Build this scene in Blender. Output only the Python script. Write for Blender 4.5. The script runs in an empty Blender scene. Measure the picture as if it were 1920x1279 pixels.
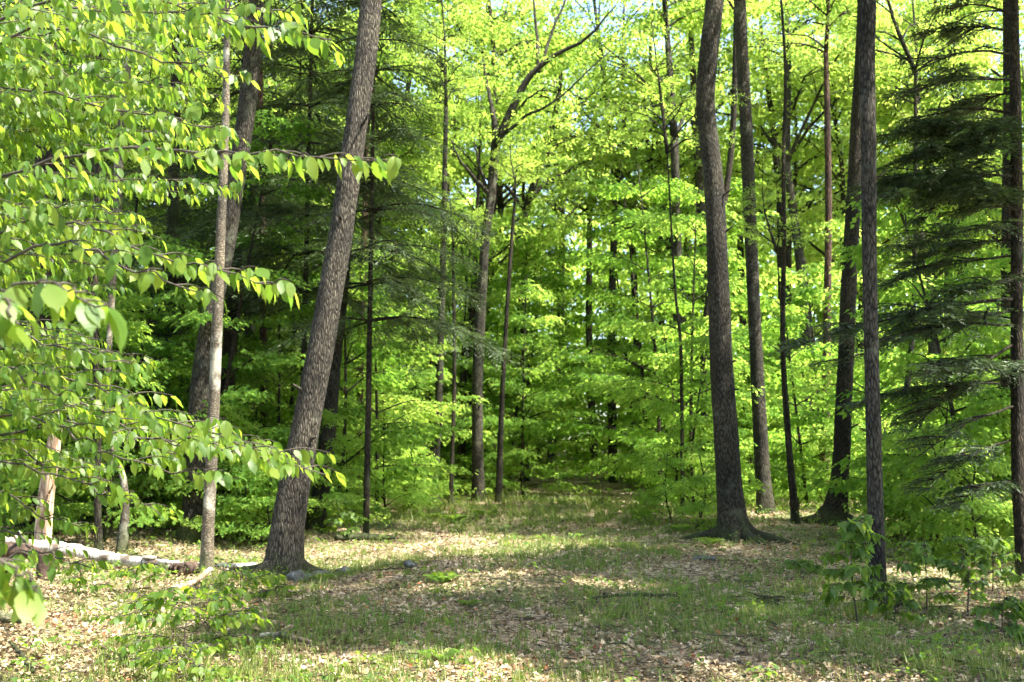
import bpy, math
import numpy as np
from mathutils import Vector, Matrix

S = bpy.context.scene
RNG = np.random.default_rng(11)

# ---------------------------------------------------------------- camera
F_PX, CX, CY, HOR = 1866.7, 960.0, 639.5, 850.0
PITCH = math.atan((HOR - CY) / F_PX)
EYE = np.array([0.0, 0.0, 1.6])
cam = bpy.data.cameras.new('camera')
cam.lens, cam.sensor_width = 35.0, 36.0
cam.clip_start, cam.clip_end = 0.1, 1000.0
cam.dof.use_dof = True
cam.dof.focus_distance = 8.0
cam.dof.aperture_fstop = 3.2
camo = bpy.data.objects.new('camera', cam)
S.collection.objects.link(camo)
camo.location = EYE
camo.rotation_euler = (math.pi / 2 + PITCH, 0, 0)
S.camera = camo

# ---------------------------------------------------------------- world, sun, exposure
SUN_EL, SUN_AZ = math.radians(59), math.radians(112)     # azimuth from +Y towards +X
world = bpy.data.worlds.new('World'); S.world = world
world.use_nodes = True
wn = world.node_tree; wn.nodes.clear()
sky = wn.nodes.new('ShaderNodeTexSky'); sky.sky_type = 'NISHITA'; sky.sun_disc = False
sky.sun_elevation, sky.sun_rotation = SUN_EL, SUN_AZ
sky.air_density, sky.dust_density, sky.ozone_density = 1.0, 2.0, 1.0
bg = wn.nodes.new('ShaderNodeBackground'); bg.inputs['Strength'].default_value = 0.115
wo = wn.nodes.new('ShaderNodeOutputWorld')
wn.links.new(sky.outputs[0], bg.inputs[0]); wn.links.new(bg.outputs[0], wo.inputs[0])
sl = bpy.data.lights.new('sun', 'SUN'); sl.energy = 5.0; sl.angle = math.radians(0.53); sl.color = (1.0, 0.945, 0.83)
so = bpy.data.objects.new('sun', sl); S.collection.objects.link(so)
sdir = Vector((math.cos(SUN_EL) * math.sin(SUN_AZ), math.cos(SUN_EL) * math.cos(SUN_AZ), math.sin(SUN_EL)))
so.rotation_euler = sdir.to_track_quat('Z', 'Y').to_euler(); so.location = (30, 0, 50)
S.view_settings.view_transform = 'Standard'; S.view_settings.look = 'None'
S.view_settings.exposure = 2.5; S.view_settings.gamma = 1.0
S.view_settings.use_curve_mapping = False
S.cycles.use_adaptive_sampling = True; S.cycles.adaptive_threshold = 0.06; S.cycles.adaptive_min_samples = 20
S.cycles.max_bounces = 5; S.cycles.diffuse_bounces = 4; S.cycles.glossy_bounces = 2
S.cycles.transmission_bounces = 4; S.cycles.transparent_max_bounces = 4
S.cycles.caustics_reflective = False; S.cycles.caustics_refractive = False
S.cycles.sample_clamp_indirect = 6.0

# ---------------------------------------------------------------- helpers
def W(px, py, d):
    """point of the place seen at photo pixel (px, py), d metres ahead"""
    u, v = (px - CX) / F_PX, (CY - py) / F_PX
    c, s = math.cos(PITCH), math.sin(PITCH)
    dr = np.array([u, c - v * s, s + v * c])
    return EYE + dr * (d / dr[1])

def sstep(a, b, x):
    t = np.clip((np.asarray(x, float) - a) / (b - a), 0, 1); return t * t * (3 - 2 * t)

def terrain(x, y):
    x = np.asarray(x, float); y = np.asarray(y, float)
    z = 0.08 * np.sin(x * 0.55 + 1.3) * np.cos(y * 0.42) + 0.045 * np.sin(x * 1.7 + y * 1.1) + 0.018 * np.sin(y * 2.6 - x * 1.9 + .5)
    z = z * sstep(3, 9, np.hypot(x, y) + 3)
    z = z + 0.10 * sstep(18, 26, y) - 0.12 * sstep(28, 34, y) + 0.035 * np.clip(y - 38, 0, 60)
    z = z + 0.10 * sstep(-3, -6, x) * sstep(8, 12, y)
    return z

def trail(y):                      # centre line of the track
    return 0.064 * np.asarray(y, float)

def norm(a):
    return a / np.maximum(np.linalg.norm(a, axis=-1, keepdims=True), 1e-9)

def mesh_np(name, verts, faces, mat, tint=None, uv=None, smooth=True):
    """one mesh from numpy arrays; faces (n,3) or (n,4), or a list of such arrays"""
    if not isinstance(faces, (list, tuple)): faces = [faces]
    faces = [f for f in faces if len(f)]
    me = bpy.data.meshes.new(name)
    nl = sum(f.size for f in faces); nf = sum(len(f) for f in faces)
    me.vertices.add(len(verts)); me.vertices.foreach_set('co', np.ascontiguousarray(verts, np.float32).ravel())
    me.loops.add(nl); me.polygons.add(nf)
    me.loops.foreach_set('vertex_index', np.concatenate([f.ravel() for f in faces]).astype(np.int32))
    cnt = np.concatenate([np.full(len(f), f.shape[1]) for f in faces])
    me.polygons.foreach_set('loop_start', (np.cumsum(cnt) - cnt).astype(np.int32))
    me.polygons.foreach_set('use_smooth', np.full(nf, smooth))
    if tint is not None:
        a = me.attributes.new('tint', 'FLOAT', 'POINT'); a.data.foreach_set('value', np.ascontiguousarray(tint, np.float32))
    if uv is not None:
        li = np.concatenate([f.ravel() for f in faces])
        l = me.uv_layers.new(name='UVMap'); l.data.foreach_set('uv', np.ascontiguousarray(uv[li], np.float32).ravel())
    me.update(calc_edges=True)
    me.materials.append(mat)
    return me

def link(name, data, parent=None, loc=None):
    o = bpy.data.objects.new(name, data); S.collection.objects.link(o)
    if parent is not None: o.parent = parent
    if loc is not None: o.location = [float(v) for v in loc]
    return o

def thing(name, label, cat, loc, group=None, rz=0.0):
    o = link(name, None, None, loc); o.empty_display_size = 0.3; o.rotation_euler = (0, 0, rz)
    o['label'] = label; o['category'] = cat
    if group: o['group'] = group
    return o

def tag(o, label, cat, group=None, kind=None):
    o['label'] = label
    if cat: o['category'] = cat
    if group: o['group'] = group
    if kind: o['kind'] = kind
    return o

def tube(pts, rad, sides=8, rough=0.0, ridges=0.0, rng=RNG, cap=True):
    """tapered tube along pts, with lumpy or ridged skin"""
    pts = np.asarray(pts, float); rad = np.asarray(rad, float); n = len(pts)
    t = norm(np.gradient(pts, axis=0))
    ref = np.array([1.0, 0, 0]) if abs(t[0, 0]) < .9 else np.array([0, 1.0, 0])
    a = norm(ref - t * (t @ ref)[:, None]); b = np.cross(t, a)
    ph = np.arange(sides) * 2 * np.pi / sides
    R = np.repeat(rad[:, None], sides, 1)
    if rough or ridges:
        s = np.concatenate([[0], np.cumsum(np.linalg.norm(np.diff(pts, axis=0), axis=1))])[:, None]
        p1, p2, p3, p4 = rng.uniform(0, 6.28, 4)
        R = R * (1 + rough * (np.sin(2 * ph + p1 + s * .9) + .7 * np.sin(3 * ph + p2 - s * 1.7) + .5 * np.sin(ph * 5 + p3 + s * 3.1)))
        if ridges:
            R = R * (1 + ridges * np.sin(ph * round(sides / 3.0) + p4 + 1.2 * np.sin(s * 1.4)) + ridges * .8 * rng.normal(0, 1, R.shape))
    v = pts[:, None] + R[..., None] * (np.cos(ph)[None, :, None] * a[:, None] + np.sin(ph)[None, :, None] * b[:, None])
    v = v.reshape(-1, 3)
    i = np.arange(n - 1)[:, None] * sides; j = np.arange(sides)[None]; k = (j + 1) % sides
    f = np.stack([i + j, i + k, i + sides + k, i + sides + j], -1).reshape(-1, 4)
    if cap:
        v = np.vstack([v, pts[:1], pts[-1:]]); c0 = n * sides; e = (n - 1) * sides
        jj = np.arange(sides); kk = (jj + 1) % sides
        f = np.vstack([f, np.stack([np.full(sides, c0), kk, jj, jj], -1), np.stack([np.full(sides, c0 + 1), e + jj, e + kk, e + kk], -1)])
    return v, f

def fix_quads(f):
    """split degenerate quads off as triangles"""
    d = f[:, 2] == f[:, 3]
    return [f[~d], f[d][:, :3]]

class Wood:
    def __init__(s): s.v, s.f, s.n = [], [], 0
    def add(s, vf):
        v, f = vf; s.v.append(v); s.f.append(f + s.n); s.n += len(v)
    def arrays(s): return np.vstack(s.v), np.vstack(s.f)
    def mesh(s, name, mat, off=None):
        v, f = s.arrays()
        if off is not None: v = v - off
        return mesh_np(name, v, fix_quads(f), mat)

def curve(pts, n, wob=0.0, rng=RNG):
    """smooth Catmull-Rom resampling of a polyline"""
    p = np.asarray(pts, float)
    if len(p) == 2: p = np.vstack([p[0], p.mean(0), p[1]])
    e = np.vstack([2 * p[0] - p[1], p, 2 * p[-1] - p[-2]])
    u = np.linspace(0, len(p) - 1 - 1e-9, n); i = u.astype(int); t = (u - i)[:, None]
    a, b, c, d = e[i], e[i + 1], e[i + 2], e[i + 3]
    q = .5 * (2 * b + (c - a) * t + (2 * a - 5 * b + 4 * c - d) * t ** 2 + (3 * b - a - 3 * c + d) * t ** 3)
    if wob: q[1:-1] += rng.normal(0, wob, (n - 2, q.shape[1]))
    return q

# ---------------------------------------------------------------- materials
def nodes(name):
    m = bpy.data.materials.new(name); m.use_nodes = True
    nt = m.node_tree; nt.nodes.clear()
    return m, nt, nt.nodes.new, nt.links.new

def ramp(new, stops):
    r = new('ShaderNodeValToRGB'); e = r.color_ramp.elements
    while len(e) < len(stops): e.new(0.5)
    for k, (p, c) in zip(e, stops): k.position = p; k.color = (*c, 1)
    return r

def leaf_mat(name, stops, trans, tw=0.5, gloss=0.35, rough=0.42, veins=False, simple=False):
    m, nt, new, L = nodes(name)
    at = new('ShaderNodeAttribute'); at.attribute_name = 'tint'
    oi = new('ShaderNodeObjectInfo')
    mx = new('ShaderNodeMath'); mx.operation = 'MULTIPLY_ADD'; mx.inputs[1].default_value = .3
    L(oi.outputs['Random'], mx.inputs[0]); 
    sc = new('ShaderNodeMath'); sc.operation = 'MULTIPLY'; sc.inputs[1].default_value = .7
    L(at.outputs['Fac'], sc.inputs[0]); L(sc.outputs[0], mx.inputs[2])
    r = ramp(new, stops); L(mx.outputs[0], r.inputs[0])
    r2 = ramp(new, trans); L(mx.outputs[0], r2.inputs[0])
    if simple:
        p = new('ShaderNodeBsdfDiffuse'); L(r.outputs[0], p.inputs[0])
    else:
        p = new('ShaderNodeBsdfPrincipled'); L(r.outputs[0], p.inputs['Base Color'])
        p.inputs['Roughness'].default_value = rough; p.inputs['Specular IOR Level'].default_value = gloss
    t = new('ShaderNodeBsdfTranslucent'); L(r2.outputs[0], t.inputs[0])
    if veins:
        uv = new('ShaderNodeUVMap'); sx = new('ShaderNodeSeparateXYZ'); L(uv.outputs[0], sx.inputs[0])
        a = new('ShaderNodeMath'); a.operation = 'SUBTRACT'; a.inputs[1].default_value = .5; L(sx.outputs[0], a.inputs[0])
        b = new('ShaderNodeMath'); b.operation = 'ABSOLUTE'; L(a.outputs[0], b.inputs[0])
        c = new('ShaderNodeMath'); c.operation = 'MULTIPLY'; c.inputs[1].default_value = -26; L(b.outputs[0], c.inputs[0])
        d = new('ShaderNodeMath'); d.operation = 'MULTIPLY_ADD'; d.inputs[1].default_value = 62; L(sx.outputs[1], d.inputs[0]); L(c.outputs[0], d.inputs[2])
        e = new('ShaderNodeMath'); e.operation = 'SINE'; L(d.outputs[0], e.inputs[0])
        bp = new('ShaderNodeBump'); bp.inputs['Strength'].default_value = .10; bp.inputs['Distance'].default_value = .001
        L(e.outputs[0], bp.inputs['Height']); L(bp.outputs[0], p.inputs['Normal'])
    ms = new('ShaderNodeMixShader'); ms.inputs[0].default_value = tw
    L(p.outputs[0], ms.inputs[1]); L(t.outputs[0], ms.inputs[2])
    o = new('ShaderNodeOutputMaterial'); L(ms.outputs[0], o.inputs[0])
    return m

def bark_mat(name, dark, light, lichen, furrow=9.0, bump=.9, lich=.56, vert=.16, rough=.9, moss=True):
    m, nt, new, L = nodes(name)
    tc = new('ShaderNodeTexCoord'); oi = new('ShaderNodeObjectInfo')
    add = new('ShaderNodeVectorMath'); add.operation = 'ADD'
    rv = new('ShaderNodeVectorMath'); rv.operation = 'SCALE'; rv.inputs[3].default_value = 17.0
    cb = new('ShaderNodeCombineXYZ'); 
    for k in range(3): L(oi.outputs['Random'], cb.inputs[k])
    L(cb.outputs[0], rv.inputs[0]); L(tc.outputs['Object'], add.inputs[0]); L(rv.outputs[0], add.inputs[1])
    mp = new('ShaderNodeMapping'); mp.inputs['Scale'].default_value = (furrow, furrow, furrow * vert); L(add.outputs[0], mp.inputs[0])
    vo = new('ShaderNodeTexVoronoi'); vo.feature = 'DISTANCE_TO_EDGE'; vo.inputs['Scale'].default_value = 2.2; 
    n0 = new('ShaderNodeTexNoise'); n0.inputs['Scale'].default_value = 1.6; n0.inputs['Detail'].default_value = 6
    L(mp.outputs[0], n0.inputs['Vector'])
    wv = new('ShaderNodeVectorMath'); wv.operation = 'MULTIPLY_ADD'; wv.inputs[1].default_value = (.45, .45, .45)
    L(n0.outputs['Color'], wv.inputs[0]); L(mp.outputs[0], wv.inputs[2]); L(wv.outputs[0], vo.inputs['Vector'])
    n1 = new('ShaderNodeTexNoise'); n1.inputs['Scale'].default_value = 2.5; n1.inputs['Detail'].default_value = 8; n1.inputs['Roughness'].default_value = .7
    L(mp.outputs[0], n1.inputs['Vector'])
    hm = new('ShaderNodeMath'); hm.operation = 'MULTIPLY_ADD'; hm.inputs[1].default_value = 1.6
    L(vo.outputs['Distance'], hm.inputs[0]); L(n1.outputs['Fac'], hm.inputs[2])
    r = ramp(new, [(.5, dark), (.68, tuple(.4 * a + .4 * b for a, b in zip(dark, light))), (1.0, light)]); L(hm.outputs[0], r.inputs[0])
    n2 = new('ShaderNodeTexNoise'); n2.inputs['Scale'].default_value = 2.3; n2.inputs['Detail'].default_value = 7; n2.inputs['Roughness'].default_value = .65
    L(add.outputs[0], n2.inputs['Vector'])
    lr = ramp(new, [(lich, (0, 0, 0)), (lich + .09, (.75, .75, .75))]); L(n2.outputs['Fac'], lr.inputs[0])
    mix = new('ShaderNodeMix'); mix.data_type = 'RGBA'; L(lr.outputs[0], mix.inputs[0]); L(r.outputs[0], mix.inputs[6]); mix.inputs[7].default_value = (*lichen, 1)
    n3 = new('ShaderNodeTexNoise'); n3.inputs['Scale'].default_value = 1.1; n3.inputs['Detail'].default_value = 4; L(add.outputs[0], n3.inputs['Vector'])
    vr = ramp(new, [(.32, (.5, .5, .5)), (.5, (.95, .93, .9)), (.68, (1.35, 1.3, 1.2))]); L(n3.outputs['Fac'], vr.inputs[0])
    mu = new('ShaderNodeMix'); mu.data_type = 'RGBA'; mu.blend_type = 'MULTIPLY'; mu.inputs[0].default_value = 1.0
    L(mix.outputs[2], mu.inputs[6]); L(vr.outputs[0], mu.inputs[7])
    sz = new('ShaderNodeSeparateXYZ'); L(tc.outputs['Object'], sz.inputs[0])
    mh = new('ShaderNodeMath'); mh.operation = 'MULTIPLY_ADD'; mh.inputs[1].default_value = -.55; L(sz.outputs[2], mh.inputs[0]); L(n2.outputs['Fac'], mh.inputs[2])
    mr = ramp(new, [(.30, (0, 0, 0)), (.5, (.7, .7, .7))]); L(mh.outputs[0], mr.inputs[0])
    mo = new('ShaderNodeMix'); mo.data_type = 'RGBA'; L(mr.outputs[0], mo.inputs[0]); L(mu.outputs[2], mo.inputs[6]); mo.inputs[7].default_value = (.05, .065, .02, 1)
    p = new('ShaderNodeBsdfPrincipled'); p.inputs['Roughness'].default_value = rough; p.inputs['Specular IOR Level'].default_value = .2
    L((mo if moss else mu).outputs[2], p.inputs['Base Color'])
    bp = new('ShaderNodeBump'); bp.inputs['Strength'].default_value = bump; bp.inputs['Distance'].default_value = .03
    L(hm.outputs[0], bp.inputs['Height']); L(bp.outputs[0], p.inputs['Normal'])
    o = new('ShaderNodeOutputMaterial'); L(p.outputs[0], o.inputs[0])
    return m

def birch_mat():
    m, nt, new, L = nodes('birch_bark')
    tc = new('ShaderNodeTexCoord')
    mp = new('ShaderNodeMapping'); mp.inputs['Scale'].default_value = (2.2, 14, 14); L(tc.outputs['Object'], mp.inputs[0])
    mp2 = new('ShaderNodeMapping'); mp2.inputs['Scale'].default_value = (16, 2.5, 2.5); L(tc.outputs['Object'], mp2.inputs[0])
    n1 = new('ShaderNodeTexNoise'); n1.inputs['Scale'].default_value = 3; n1.inputs['Detail'].default_value = 5; L(mp2.outputs[0], n1.inputs['Vector'])
    n2 = new('ShaderNodeTexNoise'); n2.inputs['Scale'].default_value = 3.2; n2.inputs['Detail'].default_value = 6; L(tc.outputs['Object'], n2.inputs['Vector'])
    r1 = ramp(new, [(.3, (.03, .022, .016)), (.4, (.2, .165, .13)), (.52, (.42, .395, .345)), (.8, (.54, .52, .475))]); L(n1.outputs['Fac'], r1.inputs[0])
    r2 = ramp(new, [(.50, (0, 0, 0)), (.58, (1, 1, 1))]); L(n2.outputs['Fac'], r2.inputs[0])
    mix = new('ShaderNodeMix'); mix.data_type = 'RGBA'; L(r2.outputs[0], mix.inputs[0]); L(r1.outputs[0], mix.inputs[6]); mix.inputs[7].default_value = (.085, .062, .04, 1)
    p = new('ShaderNodeBsdfPrincipled'); p.inputs['Roughness'].default_value = .65; L(mix.outputs[2], p.inputs['Base Color'])
    bp = new('ShaderNodeBump'); bp.inputs['Strength'].default_value = .6; bp.inputs['Distance'].default_value = .01
    L(n1.outputs['Fac'], bp.inputs['Height']); L(bp.outputs[0], p.inputs['Normal'])
    o = new('ShaderNodeOutputMaterial'); L(p.outputs[0], o.inputs[0])
    return m

def plain_noise_mat(name, stops, scale=6, bump=.5, rough=.85, tint=False, dist=.01, trans=0):
    m, nt, new, L = nodes(name)
    tc = new('ShaderNodeTexCoord')
    n = new('ShaderNodeTexNoise'); n.inputs['Scale'].default_value = scale; n.inputs['Detail'].default_value = 8; L(tc.outputs['Object'], n.inputs['Vector'])
    r = ramp(new, stops)
    if tint:
        at = new('ShaderNodeAttribute'); at.attribute_name = 'tint'; L(at.outputs['Fac'], r.inputs[0])
    else: L(n.outputs['Fac'], r.inputs[0])
    p = new('ShaderNodeBsdfPrincipled'); p.inputs['Roughness'].default_value = rough; p.inputs['Specular IOR Level'].default_value = .25
    L(r.outputs[0], p.inputs['Base Color'])
    if bump:
        bp = new('ShaderNodeBump'); bp.inputs['Strength'].default_value = bump; bp.inputs['Distance'].default_value = dist
        L(n.outputs['Fac'], bp.inputs['Height']); L(bp.outputs[0], p.inputs['Normal'])
    o = new('ShaderNodeOutputMaterial')
    if trans:
        t = new('ShaderNodeBsdfTranslucent'); L(r.outputs[0], t.inputs[0]); ms = new('ShaderNodeMixShader'); ms.inputs[0].default_value = trans
        L(p.outputs[0], ms.inputs[1]); L(t.outputs[0], ms.inputs[2]); L(ms.outputs[0], o.inputs[0])
    else: L(p.outputs[0], o.inputs[0])
    return m

def ground_mat():
    m, nt, new, L = nodes('forest_floor')
    tc = new('ShaderNodeTexCoord')
    vo = new('ShaderNodeTexVoronoi'); vo.inputs['Scale'].default_value = 17; L(tc.outputs['Object'], vo.inputs['Vector'])
    sx = new('ShaderNodeSeparateXYZ'); L(vo.outputs['Color'], sx.inputs[0])
    r = ramp(new, [(0, (.055, .04, .025)), (.25, (.17, .115, .07)), (.5, (.33, .25, .165)), (.75, (.42, .34, .24)), (1, (.26, .2, .13))]); L(sx.outputs[0], r.inputs[0])
    n = new('ShaderNodeTexNoise'); n.inputs['Scale'].default_value = .55; n.inputs['Detail'].default_value = 7; L(tc.outputs['Object'], n.inputs['Vector'])
    gr = ramp(new, [(.42, (0, 0, 0)), (.56, (.85, .85, .85))]); L(n.outputs['Fac'], gr.inputs[0])
    n3 = new('ShaderNodeTexNoise'); n3.inputs['Scale'].default_value = 30; n3.inputs['Detail'].default_value = 5; L(tc.outputs['Object'], n3.inputs['Vector'])
    g = ramp(new, [(.3, (.04, .055, .015)), (.6, (.10, .13, .035)), (.8, (.17, .17, .06))]); L(n3.outputs['Fac'], g.inputs[0])
    mix = new('ShaderNodeMix'); mix.data_type = 'RGBA'; L(gr.outputs[0], mix.inputs[0]); L(r.outputs[0], mix.inputs[6]); L(g.outputs[0], mix.inputs[7])
    p = new('ShaderNodeBsdfPrincipled'); p.inputs['Roughness'].default_value = .9; p.inputs['Specular IOR Level'].default_value = .15
    L(mix.outputs[2], p.inputs['Base Color'])
    ha = new('ShaderNodeMath'); ha.operation = 'ADD'; L(vo.outputs['Distance'], ha.inputs[0]); L(n3.outputs['Fac'], ha.inputs[1])
    bp = new('ShaderNodeBump'); bp.inputs['Strength'].default_value = 1.0; bp.inputs['Distance'].default_value = .04
    L(ha.outputs[0], bp.inputs['Height']); L(bp.outputs[0], p.inputs['Normal'])
    o = new('ShaderNodeOutputMaterial'); L(p.outputs[0], o.inputs[0])
    return m

M = {}
M['beech_leaf'] = leaf_mat('beech_leaf', [(0, (.022, .058, .010)), (.5, (.052, .10, .015)), (1, (.11, .15, .02))],
                           [(0, (.15, .33, .025)), (.5, (.33, .50, .04)), (1, (.52, .60, .06))], .5, .22, .42, veins=True)
M['maple_leaf'] = leaf_mat('maple_leaf', [(0, (.085, .145, .035)), (.45, (.13, .20, .05)), (1, (.21, .25, .07))],
                           [(0, (.31, .50, .07)), (.5, (.47, .65, .10)), (1, (.66, .73, .16))], .57, .3, .5, simple=True)
M['under_leaf'] = leaf_mat('under_leaf', [(0, (.06, .13, .03)), (.5, (.095, .18, .038)), (1, (.145, .22, .05))],
                           [(0, (.29, .50, .075)), (.5, (.44, .64, .10)), (1, (.60, .71, .14))], .56, .3, .5, simple=True)
M['under_leaf_deep'] = leaf_mat('under_leaf_deep', [(0, (.045, .10, .024)), (.5, (.075, .145, .03)), (1, (.12, .185, .04))],
                           [(0, (.20, .42, .05)), (.5, (.33, .55, .065)), (1, (.48, .64, .09))], .54, .3, .5, simple=True)
M['needle'] = leaf_mat('hemlock_needle', [(0, (.018, .036, .015)), (.5, (.046, .074, .032)), (1, (.12, .15, .08))],
                       [(0, (.03, .07, .012)), (1, (.08, .13, .03))], .25, .45, .45)
M['herb'] = leaf_mat('herb_leaf', [(0, (.03, .075, .015)), (1, (.09, .15, .026))], [(0, (.18, .38, .03)), (1, (.40, .55, .05))], .45, .3, .5)
M['grass'] = leaf_mat('grass_blade', [(0, (.05, .10, .018)), (.5, (.11, .16, .03)), (1, (.27, .25, .09))],
                      [(0, (.1, .22, .02)), (1, (.3, .36, .07))], .4, .3, .5)
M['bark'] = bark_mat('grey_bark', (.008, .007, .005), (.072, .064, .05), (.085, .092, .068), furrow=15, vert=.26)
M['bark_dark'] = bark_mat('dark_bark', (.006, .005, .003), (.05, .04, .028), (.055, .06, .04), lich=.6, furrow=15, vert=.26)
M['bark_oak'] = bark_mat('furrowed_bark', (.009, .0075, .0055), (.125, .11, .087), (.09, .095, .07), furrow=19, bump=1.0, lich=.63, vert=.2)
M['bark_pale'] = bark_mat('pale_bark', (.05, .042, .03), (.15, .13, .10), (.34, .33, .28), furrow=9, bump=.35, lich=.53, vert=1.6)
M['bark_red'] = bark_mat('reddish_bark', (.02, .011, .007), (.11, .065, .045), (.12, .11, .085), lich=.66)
M['twig'] = plain_noise_mat('twig_bark', [(.3, (.025, .02, .015)), (.7, (.075, .062, .048))], 20, .4)
M['snag'] = bark_mat('bare_wood', (.16, .10, .065), (.5, .40, .30), (.2, .11, .06), furrow=7, bump=.5, lich=.55, vert=.1, moss=False)
M['birch'] = birch_mat()
M['rot'] = plain_noise_mat('rotten_wood', [(.3, (.02, .013, .009)), (.7, (.08, .05, .036))], 14, .9, dist=.03)
M['stone'] = plain_noise_mat('lichen_stone', [(.3, (.025, .028, .02)), (.5, (.07, .07, .06)), (.62, (.11, .112, .105)), (.75, (.19, .195, .185))], 14, 1.0, dist=.04)
M['floor'] = ground_mat()
M['litter'] = plain_noise_mat('dry_leaf', [(0, (.045, .03, .017)), (.2, (.12, .08, .042)), (.45, (.23, .17, .092)), (.7, (.35, .265, .16)), (.9, (.50, .41, .28)), (.97, (.28, .10, .045))],
                              40, .0, rough=.75, tint=True, trans=.2)

# ---------------------------------------------------------------- leaf templates: verts, tris, uv (length 1 along +y, normal +z)
def leaf_template(st, wmax=.34, curl=.18, fold=.16, serr=0.0, acum=True):
    v, uv = [], []
    for k, t in enumerate(st):
        w = wmax * math.sin(math.pi * t ** .88) ** .9 * (1 - .25 * t ** 3) if 0 < t < 1 else 0
        if acum and t > .8: w *= .62
        if serr and k % 2: w *= 1 - serr
        z = -curl * t * t
        if w == 0: v.append((0, t, z)); uv.append((.5, t))
        else:
            v += [(-w, t - .03, z + fold * w - .25 * w * w), (0, t, z), (w, t - .03, z + fold * w - .25 * w * w)]
            uv += [(.5 - w, t), (.5, t), (.5 + w, t)]
    f, prev, n = [], None, 0
    for t in st:
        cur = [n] if t in (0, 1) else [n, n + 1, n + 2]
        n += len(cur)
        if prev:
            if len(prev) == 1: a = prev[0]; f += [(a, cur[1], cur[0]), (a, cur[2], cur[1])]
            elif len(cur) == 1: a = cur[0]; f += [(prev[0], prev[1], a), (prev[1], prev[2], a)]
            else:
                for j in (0, 1): f += [(prev[j], prev[j + 1], cur[j + 1]), (prev[j], cur[j + 1], cur[j])]
        prev = cur
    return np.array(v, float), np.array(f), np.array(uv, float)

LEAF_HI = [leaf_template([0, .08, .18, .28, .38, .48, .58, .68, .78, .88, 1], w, c, fo, .07) for w, c, fo in ((.27, .22, .24), (.23, .38, .34), (.285, .06, .10))]
LEAF_MID = leaf_template([0, .3, .66, 1], .28, .25, .22)
LEAF_LO = (np.array([(0, 0, 0), (-.36, .42, .07), (0, 1, -.12), (.36, .42, .07)], float), np.array([(0, 2, 1), (0, 3, 2)]), np.array([(.5, 0), (.15, .45), (.5, 1), (.85, .45)], float))
def maple_template():
    a = [(-90, .0), (-140, .45), (-165, .52), (-185, .3), (160, .62), (137, .36), (112, .6), (101, .72), (90, 1.0), (79, .72), (68, .6), (43, .36), (20, .62), (5, .3), (-15, .52), (-40, .45)]
    p = [(r * math.cos(math.radians(d)), r * math.sin(math.radians(d)) + .12, 0) for d, r in a]
    v = np.array([(0, .12, .03)] + p, float); v[1] = (0, 0, 0)
    v[:, 2] += -.22 * v[:, 1] ** 2 - .3 * v[:, 0] ** 2 + .05 * np.abs(v[:, 0])
    n = len(p); f = np.array([(0, 1 + (k + 1) % n, 1 + k) for k in range(n)])
    return v, f, v[:, :2] * .5 + [.5, 0]
LEAF_MAPLE = maple_template()

def frames(d, nrm):
    """rotation matrices (columns x, y=tip, z=normal)"""
    y = norm(d); z = norm(nrm - y * (nrm * y).sum(-1, keepdims=True)); x = np.cross(y, z)
    return np.stack([x, y, z], -1)

def scatter(tpl, pos, rot, size, tint):
    """merge many leaf copies: verts, faces, tint, uv"""
    v, f, uv = tpl; n, k = len(pos), len(v)
    sv = np.asarray(size, float).reshape(n, 1, 1)
    V = np.einsum('nij,kj->nki', rot, v) * sv + pos[:, None]
    Fc = f[None] + (np.arange(n) * k)[:, None, None]
    return V.reshape(-1, 3), Fc.reshape(-1, 3), np.repeat(tint, k), np.tile(uv, (n, 1))

def droop_dirs(az, droop):
    return np.stack([np.cos(az) * np.cos(droop), np.sin(az) * np.cos(droop), -np.sin(droop)], -1)

def rand_leaf_frames(az, droop, rng, roll=.45):
    d = droop_dirs(az, droop)
    n = np.stack([np.cos(az) * np.sin(droop), np.sin(az) * np.sin(droop), np.cos(droop)], -1) + rng.normal(0, roll, d.shape) * [1, 1, .4]
    return frames(d, n)

# ---------------------------------------------------------------- leaf sprays and crowns (many small leaves in flat, drooping fans)
def sprays(rng, pos, az, L, per, size, pitch=(-.35, .15), flat=.05, droop=(.1, 1.0)):
    n = len(pos); N = n * per
    s = rng.uniform(.02, 1, (n, per)) ** .8
    lat = rng.uniform(-1, 1, (n, per)) * .52 * np.sin(np.pi * (.14 + .8 * s))
    L = np.asarray(L).reshape(n, 1); pt = rng.uniform(*pitch, (n, 1)); rl = rng.normal(0, .22, (n, 1))
    x = s * L; y = lat * L
    z = np.tan(pt) * x - .16 * s * s * L + y * rl + rng.normal(0, flat, (n, per)) - .3 * np.abs(y) * .4
    a = az.reshape(n, 1)
    P = np.stack([pos[:, :1] + x * np.cos(a) - y * np.sin(a), pos[:, 1:2] + x * np.sin(a) + y * np.cos(a), pos[:, 2:] + z], -1).reshape(N, 3)
    la = (a + np.sign(lat) * rng.uniform(.2, 1.1, (n, per)) * np.minimum(1, np.abs(lat) * 6)).ravel() + rng.normal(0, .35, N)
    rot = rand_leaf_frames(la, rng.uniform(*droop, N), rng, .5)
    sp = np.repeat(rng.uniform(0, .5, n), per)
    tint = np.clip(sp + rng.uniform(0, .5, N), 0, 1)
    return P, rot, size * rng.uniform(.65, 1.25, N), tint

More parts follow.
